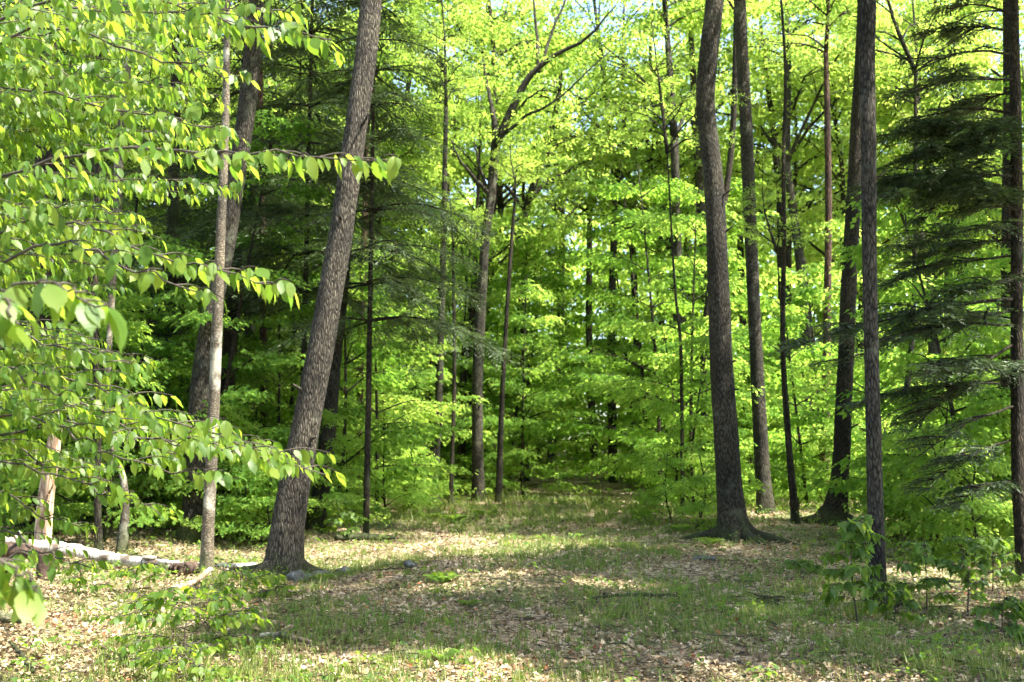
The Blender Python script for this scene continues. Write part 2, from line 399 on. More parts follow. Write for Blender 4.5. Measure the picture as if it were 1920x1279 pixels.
def gen_crown(rng, Hc, R, nlimb, per, size, r0=.13, lean=.6, up=.75, sub=5):
    """limbs and leaf sprays of a broadleaf crown, origin at the crown's base on the trunk axis"""
    w = Wood(); sp, sa = [], []
    top = np.array([rng.normal(0, lean), rng.normal(0, lean), Hc])
    lead = curve([np.zeros(3), top * .5 + rng.normal(0, .3, 3) * [1, 1, 0], top], 9)
    w.add(tube(lead, np.linspace(r0, .015, 9), 7))
    for i in range(nlimb):
        z0 = rng.uniform(.0, .9) if i else 0.0
        az = i * 2.4 + rng.normal(0, .35); k = z0 * 8; b = lead[int(k)] + (lead[min(int(k) + 1, 8)] - lead[int(k)]) * (k - int(k))
        Ln = R * (1.05 - .6 * z0) * rng.uniform(.7, 1.15)
        el = up * rng.uniform(.6, 1.3)
        d = np.array([math.cos(az), math.sin(az)])
        pts = [b]
        for q in (.33, .66, 1.0):
            h = Ln * q
            pts.append(b + np.array([d[0] * h, d[1] * h, math.tan(el) * h * (1 - .38 * q)]) + rng.normal(0, .12, 3))
        c = curve(pts, 7)
        rr = r0 * (1 - .8 * z0) * .5
        w.add(tube(c, np.linspace(rr, .01, 7), 5, cap=False))
        for q in (.55, .75, .9, 1.0):
            sp.append(c[int(q * 6)]); sa.append(az + rng.normal(0, .5))
        for j in range(sub):
            q = rng.uniform(.25, .95); st = c[int(q * 6)]
            a2 = az + (1 if j % 2 else -1) * rng.uniform(.5, 1.3); l2 = Ln * rng.uniform(.25, .5) * (1.2 - .5 * q)
            e = st + np.array([math.cos(a2) * l2, math.sin(a2) * l2, l2 * rng.uniform(-.05, .6)])
            c2 = curve([st, (st + e) / 2 + rng.normal(0, .06, 3), e], 4)
            w.add(tube(c2, np.linspace(rr * .35 + .004, .005, 4), 4, cap=False))
            for q2 in (1, 2, 3): sp.append(c2[q2]); sa.append(a2 + rng.normal(0, .6))
    sp = np.array(sp); sa = np.array(sa)
    return w, sprays(rng, sp, sa, rng.uniform(.7, 1.25, len(sp)), per, size)

def gen_under(rng, H, Lmax, nb, per, size, r0=.05, zlo=.12):
    """young tree with tiers of flat, nearly level branches; origin on the ground"""
    w = Wood(); sp, sa = [], []
    top = np.array([rng.normal(0, .07 * H), rng.normal(0, .07 * H), H])
    st = curve([[0, 0, -.15], top * .4 + rng.normal(0, .1, 3) * [1, 1, 0], top], 12)
    w.add(tube(st, np.linspace(r0, .01, 12), 7, rough=.03))
    for i in range(nb):
        t = zlo + (1 - zlo) * (i + rng.uniform(0, 1)) / nb
        k = t * 11; b = st[min(int(k), 11)]
        az = i * 2.4 + rng.normal(0, .4)
        Ln = Lmax * (1.05 - .75 * t ** 1.6) * rng.uniform(.65, 1.15)
        e = b + np.array([math.cos(az) * Ln, math.sin(az) * Ln, Ln * rng.uniform(-.05, .4) + .35 * t])
        c = curve([b, (b + e) / 2 + [0, 0, .1 * Ln], e], 7)
        w.add(tube(c, np.linspace(.012 + .006 * Ln, .004, 7), 4, cap=False))
        for q in range(2, 7):
            sp.append(c[q]); sa.append(az + rng.normal(0, .3))
            if q < 6:
                for sg in (-1, 1): sp.append(c[q]); sa.append(az + sg * rng.uniform(.6, 1.1))
    sp = np.array(sp); sa = np.array(sa)
    return w, sprays(rng, sp, sa, rng.uniform(.45, .8, len(sp)), per, size, pitch=(-.3, .1), flat=.025, droop=(.05, .9))

def gen_hemlock(rng, H, Lmax, nb, r0, zlo=.1, dens=1.0, fine=1.0, az_range=None, zmax=1.0):
    """hemlock: straight trunk, drooping level branches carrying flat feathery sprays"""
    w = Wood(); P, D, Nn, Sz, T = [], [], [], [], []
    st = curve([[0, 0, -.15], [rng.normal(0, .1), rng.normal(0, .1), H * .5], [rng.normal(0, .15), rng.normal(0, .15), H]], 22)
    w.add(tube(st, np.linspace(r0, .012, 22), 10, rough=.02))
    for i in range(nb):
        t = zlo + (zmax - zlo) * (i + rng.uniform(0, 1)) / nb
        az = i * 2.4 + rng.normal(0, .4)
        if az_range: az = rng.uniform(*az_range)
        Ln = Lmax * (1.04 - t ** 1.3) * rng.uniform(.7, 1.1) + .25
        hemlock_branch(rng, w, st[min(int(t * 21), 21)], az, Ln, P, D, Nn, Sz, T, dens, fine)
    return w, pack(rng, P, D, Nn, Sz, T)

def hemlock_branch(rng, w, b, az, Ln, P, D, Nn, Sz, T, dens=1.0, fine=1.0, rise=None, sag=.42):
    rise = rng.uniform(.0, .25) if rise is None else rise
    d = np.array([math.cos(az), math.sin(az), 0]); s = np.array([-d[1], d[0], 0])
    u = np.linspace(0, 1, 9)[:, None]
    c = b + d * (u * Ln) + np.array([0, 0, 1]) * (rise * Ln * u - sag * Ln * u ** 2.2) + s * (.06 * Ln * np.sin(u * 4 + rng.uniform(0, 6)))
    w.add(tube(c, np.linspace(.010 + .007 * Ln, .003, 9), 5, cap=False))
    nt = max(6, int(Ln * 15 * dens))
    for sg in (-1, 1):
        q = rng.uniform(.14, 1.0, nt); k = np.minimum((q * 8).astype(int), 7); base = c[k] + (c[k + 1] - c[k]) * (q * 8 - k)[:, None]
        tl = (Ln * .34 * np.sin(np.pi * (.12 + .80 * q)) + .06) * rng.uniform(.6, 1.15, nt)
        ta = az + sg * rng.uniform(.6, 1.05, nt)
        td = np.stack([np.cos(ta), np.sin(ta), rng.uniform(-.55, .2, nt)], -1)
        for j in range(nt):
            m = max(4, int(tl[j] / (.026 / dens * fine)))
            v = np.linspace(.08, 1, m)[:, None]
            pp = base[j] + td[j] * (tl[j] * v) - np.array([0, 0, .28 * tl[j]]) * v ** 2
            side = np.where(np.arange(m) % 2, 1, -1)[:, None]
            perp = np.array([-td[j][1], td[j][0], 0])
            dd = norm(td[j] + perp * side * rng.uniform(.5, 1.1, (m, 1)) + rng.normal(0, .14, (m, 3)) - [0, 0, .15])
            P.append(pp); D.append(dd); Nn.append(rng.normal(0, .25, (m, 3)) + [0, 0, 1])
            Sz.append(rng.uniform(.05, .095, m) * fine * (1.15 - .4 * v[:, 0]))
            T.append(np.clip(rng.uniform(0, .55) + rng.uniform(0, .3, m) + .2 * v[:, 0], 0, 1))

LEAF_NEEDLE = (np.array([(0, 0, 0), (-.11, .45, .015), (0, 1, -.04), (.11, .45, .015)], float), np.array([(0, 2, 1), (0, 3, 2)]), np.zeros((4, 2)))
def pack(rng, P, D, Nn, Sz, T):
    return np.vstack(P), frames(np.vstack(D), np.vstack(Nn)), np.concatenate(Sz), np.concatenate(T)

def leaf_mesh(name, data, mat, tpl=LEAF_LO, off=None):
    P, rot, sz, ti = data
    v, f, t, uv = scatter(tpl, P if off is None else P - off, rot, sz, ti)
    return mesh_np(name, v, f, mat, t, uv if tpl is not LEAF_LO else None, smooth=False)

# ---------------------------------------------------------------- ground
def build_ground():
    u = np.linspace(-1, 1, 241); xs = np.sinh(u * 4.2) / math.sinh(4.2) * 220
    v = np.linspace(0, 1, 300); ys = -25 + 300 * (np.sinh(v * 4.0) / math.sinh(4.0)) 
    ys = np.concatenate([[-220, -120, -60], ys])
    X, Y = np.meshgrid(xs, ys); Z = terrain(X, Y) - .03
    n, mcol = len(ys), len(xs)
    V = np.stack([X, Y, Z], -1).reshape(-1, 3)
    i = np.arange(n - 1)[:, None] * mcol; j = np.arange(mcol - 1)[None]
    f = np.stack([i + j, i + j + 1, i + mcol + j + 1, i + mcol + j], -1).reshape(-1, 4)
    g = link('ground', mesh_np('ground', V, f, M['floor'])); g['kind'] = 'structure'
    g['label'] = 'forest floor of dry leaves and thin grass'
build_ground()

def in_view_points(rng, n, d0, d1, spread=.62):
    d = d0 * (d1 / d0) ** rng.uniform(0, 1, n)
    x = rng.uniform(-spread, spread, n) * d + rng.normal(0, .3, n)
    return x, d

def patch(x, y):
    return (np.sin(x * 1.1 + y * .35 + 1) + np.sin(x * .63 - y * .8 + 2.1) + np.sin(x * 2.3 + y * 1.7) * .6 + np.sin(y * 1.35 - x * .5) * .7 + .5 * np.sin(x * 4.1 - y * 3.3)) / 3.8

def build_floor_cover():
    rng = np.random.default_rng(5)
    # dry leaves
    x, y = in_view_points(rng, 165000, 5.6, 44)
    keep = rng.uniform(0, 1, len(x)) < .84 - (.22 + .75 * patch(x, y)) * sstep(5.0, 1.8, np.abs(x - trail(y)))
    x, y = x[keep], y[keep]; n = len(x)
    az = rng.uniform(0, 6.28, n); tilt = rng.normal(0, .36, n)
    rot = rand_leaf_frames(az, tilt, rng, .35)
    sz = np.clip(rng.lognormal(-3.13, .33, n), .02, .11) * (1 + .02 * np.clip(y - 14, 0, 40))
    P = np.stack([x, y, terrain(x, y) - .012 + np.abs(rng.normal(0, .014, n))], -1)
    tpl = (LEAF_LO[0] * [1, 1, 1.6] - [0, .5, 0], LEAF_LO[1], LEAF_LO[2])
    v, f, t, _ = scatter(tpl, P, rot, sz, np.clip(rng.beta(2.0, 1.9, n) + .22 * patch(x * 1.7 + 3, y * 1.4), 0, 1))
    o = link('leaf_litter', mesh_np('leaf_litter', v, f, M['litter'], t, smooth=False))
    tag(o, 'dry tan and brown fallen leaves covering the forest floor', 'leaf litter', kind='stuff')
    # grass
    x, y = in_view_points(rng, 20000, 5.6, 36)
    m = patch(x, y); g = sstep(5.5, 3.0, np.abs(x - trail(y) * .6))
    keep = rng.uniform(0, 1, len(x)) < np.clip(.07 + .95 * sstep(-.35, .45, m) * g + .55 * sstep(19, 24, y) * sstep(32, 28, y) * g, 0, 1)
    x, y = x[keep], y[keep]; cnt = rng.integers(3, 18, len(x)); tuft = rng.lognormal(0, .38, len(x)).repeat(cnt)
    x = x.repeat(cnt); y = y.repeat(cnt); n = len(x)
    x = x + rng.normal(0, .028, n) * tuft; y = y + rng.normal(0, .028, n) * tuft
    h = rng.uniform(.02, .085, n) * tuft * (1 + 1.6 * sstep(20, 25, y))
    az = rng.uniform(0, 6.28, n); ln = rng.uniform(.1, .9, n) * h
    b = np.stack([x, y, terrain(x, y) - .02], -1)
    wd = (.003 + .00035 * y)[:, None]
    s = np.stack([-np.sin(az), np.cos(az), np.zeros(n)], -1) * wd
    tip = b + np.stack([np.cos(az) * ln, np.sin(az) * ln, h + .02], -1)
    V = np.stack([b - s, b + s, tip], 1).reshape(-1, 3)
    o = link('grass', mesh_np('grass', V, np.arange(3 * n).reshape(n, 3), M['grass'], np.repeat(rng.uniform(0, 1, n), 3), smooth=False))
    tag(o, 'thin short grass growing through the leaves on the track', 'grass', kind='stuff')
    # broken twigs
    x, y = in_view_points(rng, 2600, 5.8, 30); w = Wood()
    for a, b in zip(x, y):
        l = rng.uniform(.04, .22) * (2.2 if rng.uniform() > .93 else 1); an = rng.uniform(0, 6.28); z = float(terrain(a, b)) + .008
        e = np.array([math.cos(an) * l, math.sin(an) * l, rng.normal(0, .03)]); p = np.array([a, b, z]); r = rng.uniform(.0018, .005)
        w.add(tube([p - e, p + rng.normal(0, .012, 3), p + e], [r, r, r * .5], 4, cap=False))
    tag(link('twig_litter', w.mesh('twig_litter', M['twig'])), 'thin broken twigs strewn through the fallen leaves', 'twigs', kind='stuff')
    # low seedlings
    x, y = in_view_points(rng, 4600, 6, 40, .6)
    keep = rng.uniform(0, 1, len(x)) < np.clip(.15 + .5 * sstep(0, .6, patch(x + 7, y - 3)) + .6 * sstep(2.4, 5, np.abs(x - trail(y))) * sstep(11, 16, y), 0, 1)
    x, y = x[keep], y[keep]; n = len(x); per = 7
    b = np.stack([x, y, terrain(x, y)], -1).repeat(per, 0); N = n * per
    hh = np.repeat(rng.uniform(.05, .17, n) * (1 + .9 * sstep(14, 24, y)), per)
    az = rng.uniform(0, 6.28, N); r = rng.uniform(.01, .07, N)
    P = b + np.stack([np.cos(az) * r, np.sin(az) * r, hh * rng.uniform(.5, 1, N)], -1)
    rot = rand_leaf_frames(az, rng.uniform(-.1, .7, N), rng, .3)
    v, f, t, _ = scatter(LEAF_LO, P, rot, rng.uniform(.022, .05, N) * (1 + .03 * P[:, 1]), rng.uniform(0, 1, N))
    o = link('ground_cover', mesh_np('ground_cover', v, f, M['herb'], t, smooth=False))
    tag(o, 'low green seedlings sprouting from the leaf litter', 'ground cover', kind='stuff')
build_floor_cover()

# ---------------------------------------------------------------- crowns shared by the tall trees
CROWNS = []
for k in range(5):
    r = np.random.default_rng(100 + k)
    Hc, R = (9.5, 3.6) if k < 3 else (8.0, 4.2)
    w, data = gen_crown(r, Hc, R, 15 + k % 3, 33, .14)
    CROWNS.append((w.arrays(), leaf_mesh('maple_crown', data, M['maple_leaf']), Hc))
CROWN_THIN = []
for k in range(2):
    r = np.random.default_rng(140 + k)
    w, data = gen_crown(r, 9.0, 3.6, 13, 26, .12)
    CROWN_THIN.append((w.arrays(), leaf_mesh('thin_crown', data, M['maple_leaf']), 9.0))
CROWN_DENSE = []
for k in range(2):
    r = np.random.default_rng(160 + k)
    w, data = gen_crown(r, 9.0, 3.4, 17, 60, .16)
    CROWN_DENSE.append((w.arrays(), leaf_mesh('dense_crown', data, M['maple_leaf']), 9.0))
UNDER = []
for k, (H, Lm, nb) in enumerate([(7.5, 2.3, 24), (5.5, 2.1, 20), (9.0, 2.5, 26), (3.6, 1.5, 15), (2.2, 1.0, 11)]):
    r = np.random.default_rng(200 + k)
    w, data = gen_under(r, H, Lm, nb, 26 if H > 3 else 18, .105 if H > 3 else .09, .02 + .006 * H, .10 if H < 6 else .16)
    UNDER.append((w.mesh('sapling_stem', M['bark_dark']), leaf_mesh('sapling_crown', data, M['under_leaf_deep' if k in (1, 2) else 'under_leaf'])))

def tall_tree(name, label, pix, d, bark, crown=0, H=None, group=None, sides=20, rough=.03, ridges=0.0, flare=.55, limbs=(), crowns=CROWNS, rot=0.0, cs=1.0, thick=1.0, roots=0, stubs=0):
    """trunk drawn through photo points (px, py, width px) d metres ahead, going on above into limbs and crown"""
    rng = np.random.default_rng(int(pix[0][0] * 7 + pix[0][1]))
    P = np.array([W(a, b, d) for a, b, _ in pix]); R = np.array([c / F_PX * d / 2 * thick * .88 for _, _, c in pix])
    base = P[0].copy(); base[2] = float(terrain(base[0], d))
    P[0] = base
    H = H or P[-1][2] + 1.0
    up = norm(P[-1] - P[-2]) * [.5, .5, 1]
    ext = max(H - P[-1][2], .6)
    P = np.vstack([base - [0, 0, .25], P, P[-1] + up * ext * .5, P[-1] + up * ext]); R = np.concatenate([[R[0]], R, [R[-1] * .9, R[-1] * .7]])
    P[:, 1] += np.cumsum(rng.normal(0, .04, len(P)))
    P[:2, 1] = d
    n = max(24, int((P[-1][2] - P[0][2]) / .22))
    s = np.concatenate([[0], np.cumsum(np.linalg.norm(np.diff(P, axis=0), axis=1))]); q = np.linspace(0, s[-1], n)
    c = curve(P, 200); sc = np.concatenate([[0], np.cumsum(np.linalg.norm(np.diff(c, axis=0), axis=1))]); sc *= s[-1] / sc[-1]
    c = np.stack([np.interp(q, sc, c[:, k]) for k in range(3)], -1); rr = np.interp(q, s, R)
    hgt = np.clip(c[:, 2] - base[2], 0, None)
    rr = rr * (1 + flare * np.exp(-hgt / (.9 * R[0] + .08)))
    v, f = tube(c, rr, sides, rough, ridges, rng)
    # root buttresses
    lob = 1 + .22 * flare * np.exp(-np.clip(v[:, 2] - base[2], 0, None) / .22) * np.sin(4 * np.arctan2(v[:, 1] - base[1], v[:, 0] - base[0]) + rng.uniform(0, 6))
    v[:, :2] = base[:2] + (v[:, :2] - base[:2]) * lob[:, None]
    w = Wood(); w.add((v, f))
    top = c[-1]
    for k in range(roots):
        a = k * 6.283 / roots + rng.normal(0, .3); r0 = rr[2]; l = r0 * rng.uniform(2.8, 4.8)
        dr = np.array([math.cos(a), math.sin(a), 0])
        rp = curve([base + dr * r0 * .45 + [0, 0, r0 * .9], base + dr * r0 * 1.2 + [0, 0, r0 * .30], base + dr * l * .65 + [0, 0, .015], base + dr * l + [0, 0, -.10]], 9)
        w.add(tube(rp, np.linspace(r0 * .46, r0 * .12, 9), 9, .08, 0, rng))
    for lp, r0, r1 in limbs:
        w.add(tube(curve(lp, 14, .012, rng), np.linspace(r0, r1, 14), 8, .03, 0, rng))
    t = thing(name, label, 'tree', base, group)
    if crowns is not None:
        (cv, cf), cm, Hc = crowns[crown % len(crowns)]
        cr, sr = math.cos(rot), math.sin(rot); Rz = np.array([[cr, -sr, 0], [sr, cr, 0], [0, 0, 1]])
        w.add((cv @ Rz.T * cs + top, cf))
        o = link('crown', cm, t, top - base); o.rotation_euler = (0, 0, rot); o.scale = (cs,) * 3
    link('trunk', w.mesh('trunk', bark, base), t)
    for k in range(stubs):
        i = int(n * rng.uniform(.15, .6)); a = rng.uniform(-2.6, -.5); dr = np.array([math.cos(a), math.sin(a), rng.uniform(.1, .6)]); r0 = rr[i]
        l = r0 + rng.uniform(.05, .22); sw = Wood(); sw.add(tube(curve([c[i] + dr * r0 * .5, c[i] + dr * (r0 + .03), c[i] + dr * l + rng.normal(0, .02, 3)], 6), np.linspace(.035, .012, 6) * min(1, r0 / .15), 7, .08, 0, rng))
        link('branch_stub', sw.mesh('branch_stub', bark, base), t)
    return t

# ---------------------------------------------------------------- the trees one can tell apart
tall_tree('oak_tree', 'thick leaning grey trunk left of the track, sunlit along its right edge', [(530, 1068, 78), (546, 950, 70), (574, 800, 63), (610, 600, 60), (640, 420, 56), (664, 250, 52), (683, 100, 52), (692, 0, 52)], 13.9, M['bark_oak'], 0, 11.5, sides=42, rough=.02, ridges=.018, flare=.3, thick=.92, roots=6, stubs=4)
tall_tree('maple_tree', 'leaning trunk standing close behind the thick leaning one', [(592, 965, 36), (612, 840, 36), (624, 700, 32), (637, 580, 27), (655, 420, 24), (690, 200, 22), (706, 0, 20)], 20.5, M['bark'], 1, 14, rot=1.)
tall_tree('beech_tree', 'slim pale smooth trunk beside the birch log, sunlit on one side', [(387, 1066, 26), (394, 950, 25), (400, 800, 24), (407, 600, 23), (414, 440, 20), (421, 280, 17), (424, 150, 15), (426, 40, 13)], 13.9, M['bark_pale'], 0, 9.5, rough=.02, flare=.2, crowns=CROWN_THIN, cs=.7)
tall_tree('maple_tree', 'wide grey trunk leaning behind the slim pale trunk', [(362, 985, 44), (372, 800, 42), (388, 640, 40), (425, 470, 37), (447, 330, 36), (468, 180, 38), (482, 40, 34)], 18, M['bark'], 2, 13, rot=2.)
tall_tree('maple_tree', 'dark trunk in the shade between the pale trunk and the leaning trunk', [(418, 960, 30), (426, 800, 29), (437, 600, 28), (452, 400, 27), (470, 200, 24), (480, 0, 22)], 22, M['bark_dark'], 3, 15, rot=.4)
tall_tree('birch_tree', 'speckled pale trunk half hidden behind the slim pale trunk', [(462, 950, 26), (465, 780, 26), (466, 600, 24), (470, 420, 22), (474, 200, 20), (478, 0, 18)], 26, M['bark_pale'], 4, 17, rot=.9)
tall_tree('pine_tree', 'thin reddish trunk standing left of the thick leaning trunk', [(497, 960, 19), (496, 800, 17), (494, 600, 15), (492, 400, 14), (490, 200, 12), (488, 0, 11)], 24, M['bark_red'], 1, 16, rot=4., crowns=CROWN_THIN)
tall_tree('maple_tree', 'forked tree in the centre with limbs spreading against the bright leaves', [(898, 932, 27), (895, 800, 24), (898, 640, 23), (910, 450, 20), (920, 370, 21), (930, 270, 21)], 33, M['bark'], 3, 12.5, crowns=None, flare=.3,
          limbs=[([W(929, 285, 33), W(926, 220, 33.2), W(914, 165, 33.6), W(905, 110, 34)], .12, .03),
                 ([W(930, 275, 33), W(955, 215, 32.8), W(985, 155, 32.6), W(1030, 110, 32.4), W(1100, 72, 32), W(1155, 10, 31.5)], .17, .02),
                 ([W(1010, 135, 32.5), W(1008, 80, 32.7), W(1003, 20, 33), W(995, -40, 33)], .075, .02),
                 ([W(1014, 125, 32.5), W(1035, 60, 32.7), W(1060, 0, 33), W(1075, -50, 33)], .065, .015),
                 ([W(956, 225, 32.8), W(985, 190, 32.2), W(1020, 165, 31.8)], .065, .015),
                 ([W(948, 250, 32.8), W(990, 215, 32.2), W(1040, 190, 31.6), W(1145, 95, 31)], .07, .015),
                 ([W(917, 365, 33), W(890, 335, 32.6), W(862, 300, 32.2), W(845, 262, 32)], .09, .02),
                 ([W(912, 350, 33), W(898, 310, 32.8), W(889, 265, 32.6)], .06, .02)])
tall_tree('maple_tree', 'slender dark trunk right of the forked tree, beside the track', [(935, 948, 15), (940, 780, 11), (946, 660, 10), (958, 470, 8), (965, 380, 6)], 30, M['bark_dark'], 0, 9.6, crowns=CROWN_THIN, cs=.22, flare=.2)
tall_tree('maple_tree', 'short stout trunk with a pale sunlit edge left of the forked tree', [(811, 940, 24), (815, 860, 20), (822, 780, 17), (826, 650, 15), (832, 450, 13)], 32, M['bark'], 1, 13, rot=2.2, crowns=CROWN_THIN, cs=.5)
tall_tree('maple_tree', 'thin trunk just left of the forked tree, half in the bushes', [(845, 938, 10), (848, 850, 9), (852, 700, 8), (850, 500, 7)], 31, M['bark_dark'], 1, 8, crowns=CROWN_THIN, cs=.3)
tall_tree('pine_tree', 'dark reddish trunk between the leaning trunk and the forked tree', [(670, 925, 16), (674, 800, 15), (678, 620, 14), (684, 440, 13), (690, 200, 11), (700, 0, 9)], 26, M['bark_red'], 0, 14, crowns=CROWN_THIN)
tall_tree('maple_tree', 'stout mossy trunk right of the track with a sunlit patch high up', [(1378, 1012, 60), (1367, 900, 52), (1353, 720, 48), (1344, 520, 45), (1336, 340, 43), (1321, 205, 40), (1325, 110, 40), (1336, 0, 38)], 18.7, M['bark'], 1, 12.5, sides=30, rough=.025, ridges=.012, flare=.3, roots=6, stubs=4)
tall_tree('maple_tree', 'grey trunk behind and right of the stout mossy trunk', [(1436, 960, 32), (1427, 820, 30), (1418, 620, 28), (1411, 460, 27), (1404, 300, 27), (1397, 150, 28), (1391, 0, 27)], 25, M['bark'], 0, 16, rot=1.3, crowns=CROWN_THIN, cs=.9)
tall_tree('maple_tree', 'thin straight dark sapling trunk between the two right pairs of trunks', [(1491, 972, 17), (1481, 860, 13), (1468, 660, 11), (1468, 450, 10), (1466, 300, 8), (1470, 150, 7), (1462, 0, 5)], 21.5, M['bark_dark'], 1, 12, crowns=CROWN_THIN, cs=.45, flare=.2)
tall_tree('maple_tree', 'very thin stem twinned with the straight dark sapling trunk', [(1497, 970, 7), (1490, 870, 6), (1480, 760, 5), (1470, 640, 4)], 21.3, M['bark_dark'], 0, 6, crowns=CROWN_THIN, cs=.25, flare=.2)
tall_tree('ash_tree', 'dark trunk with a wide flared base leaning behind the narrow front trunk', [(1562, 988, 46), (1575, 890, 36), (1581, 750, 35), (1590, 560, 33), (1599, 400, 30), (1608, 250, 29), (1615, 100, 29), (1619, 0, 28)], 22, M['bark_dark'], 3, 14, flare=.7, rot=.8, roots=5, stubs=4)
tall_tree('maple_tree', 'narrow straight grey trunk nearest on the right, behind the leafy maple sapling', [(1646, 1132, 37), (1641, 960, 33), (1638, 720, 31), (1637, 500, 31), (1634, 300, 32), (1634, 100, 34), (1634, 0, 35)], 10.7, M['bark'], 0, 8.5, sides=26, rough=.025, flare=.25, rot=.3, crowns=CROWN_DENSE, cs=.42, roots=5, stubs=4)
tall_tree('maple_tree', 'small dark forked trunk right of the narrow front trunk', [(1689, 968, 17), (1690, 860, 14), (1698, 740, 13), (1706, 640, 11), (1712, 480, 9)], 24, M['bark_dark'], 0, 11, crowns=CROWN_THIN, cs=.5)
tall_tree('maple_tree', 'reddish trunk low among the leaves behind the dark flared trunk', [(1546, 940, 20), (1548, 820, 19), (1552, 650, 17), (1556, 400, 15)], 32, M['bark_red'], 1, 15, rot=2.9, crowns=CROWN_THIN, cs=.6)
tall_tree('maple_tree', 'dim slim trunk directly behind the stout mossy trunk', [(1322, 930, 17), (1322, 760, 16), (1325, 600, 15), (1370, 300, 13), (1380, 100, 12)], 29, M['bark_dark'], 0, 15, rot=5, crowns=CROWN_THIN, cs=.6)
tall_tree('maple_tree', 'slim dark trunk between the track and the stout mossy trunk', [(1279, 930, 9), (1278, 800, 8), (1275, 650, 7), (1265, 540, 5)], 24, M['bark_dark'], 1, 9, crowns=CROWN_THIN, cs=.4, flare=.2)
tall_tree('birch_tree', 'leaning pale crooked trunk behind the birch log, bright at its foot', [(228, 1043, 22), (233, 980, 18), (236, 930, 14), (226, 880, 12), (206, 840, 11), (198, 700, 11), (212, 400, 18), (220, 260, 20), (236, 100, 18)], 16, M['bark_pale'], 0, 9, crowns=CROWN_THIN, cs=.6, flare=.1)
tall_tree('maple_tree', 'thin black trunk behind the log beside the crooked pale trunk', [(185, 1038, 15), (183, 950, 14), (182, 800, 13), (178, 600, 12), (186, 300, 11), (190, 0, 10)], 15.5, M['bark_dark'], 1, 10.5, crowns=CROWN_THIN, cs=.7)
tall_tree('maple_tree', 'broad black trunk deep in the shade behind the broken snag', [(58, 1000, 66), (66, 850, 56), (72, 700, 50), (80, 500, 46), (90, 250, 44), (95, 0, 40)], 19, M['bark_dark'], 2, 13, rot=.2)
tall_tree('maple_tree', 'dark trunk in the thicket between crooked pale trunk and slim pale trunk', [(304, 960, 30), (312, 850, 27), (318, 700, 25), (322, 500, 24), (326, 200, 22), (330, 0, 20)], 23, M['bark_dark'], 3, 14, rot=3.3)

# crown of the forked tree, spread over its limbs
def fork_crown():
    rng = np.random.default_rng(77)
    sp, sa = [], []
    for _ in range(230):
        px = rng.normal(990, 120); py = rng.uniform(-160, 330); d = 33.6 + abs(rng.normal(0, 2.0))
        if rng.uniform() < .14: d = 32
        sp.append(W(px, py, d)); sa.append(rng.uniform(0, 6.28))
    data = sprays(rng, np.array(sp), np.array(sa), rng.uniform(.7, 1.2, len(sp)), 40, .125)
    t = [o for o in S.objects if o.get('label', '').startswith('forked tree')][0]
    link('crown', leaf_mesh('forked_crown', data, M['maple_leaf'], off=np.array(t.location)), t)
fork_crown()

# ---------------------------------------------------------------- hemlocks
HEM = []
for k, (H, Lm, nb) in enumerate([(15, 3.2, 92), (11, 2.6, 74)]):
    r = np.random.default_rng(300 + k)
    w, data = gen_hemlock(r, H, Lm, nb, .068 - .01 * k, .3 - .08 * k, 1.0, 1.6)
    HEM.append((w.mesh('hemlock_trunk', M['bark_dark']), leaf_mesh('hemlock_crown', data, M['needle'], LEAF_NEEDLE)))

def hemlock(label, px, d, k, rz=0.0, s=1.0, group=None, name='hemlock_tree'):
    x = W(px, 900, d)[0]; z = float(terrain(x, d))
    t = thing(name, label, 'tree', (x, d, z), group, rz); t.scale = (s,) * 3
    link('trunk', HEM[k][0], t); link('crown', HEM[k][1], t)
    return t
hemlock('grey-green hemlock with feathery sprays right behind the thick leaning trunk', 688, 19.5, 0, .5, 1.0)
hemlock('dark hemlock filling the gap between the slim pale trunk and leaning trunk', 540, 27, 0, 2.2, 1.05)
hemlock('shaded hemlock deep behind the wide leaning grey trunk', 330, 29, 0, 4.0, 1.0)
hemlock('dark hemlock behind the broken snag at the shaded edge', 90, 24, 0, 1.1, 1.0)
hemlock('hemlock in the thicket behind the crooked pale trunk', 225, 21, 1, 3.1, .95)
hemlock('tall dark hemlock rising behind the thin reddish trunk', 565, 21, 0, 3.7, 1.15)
hemlock('dark hemlock high in the left behind the near beeches', 430, 25, 0, 0.7, 1.15)
hemlock('distant dark hemlock beyond the grey-green one', 640, 34, 0, 5.2, 1.1)

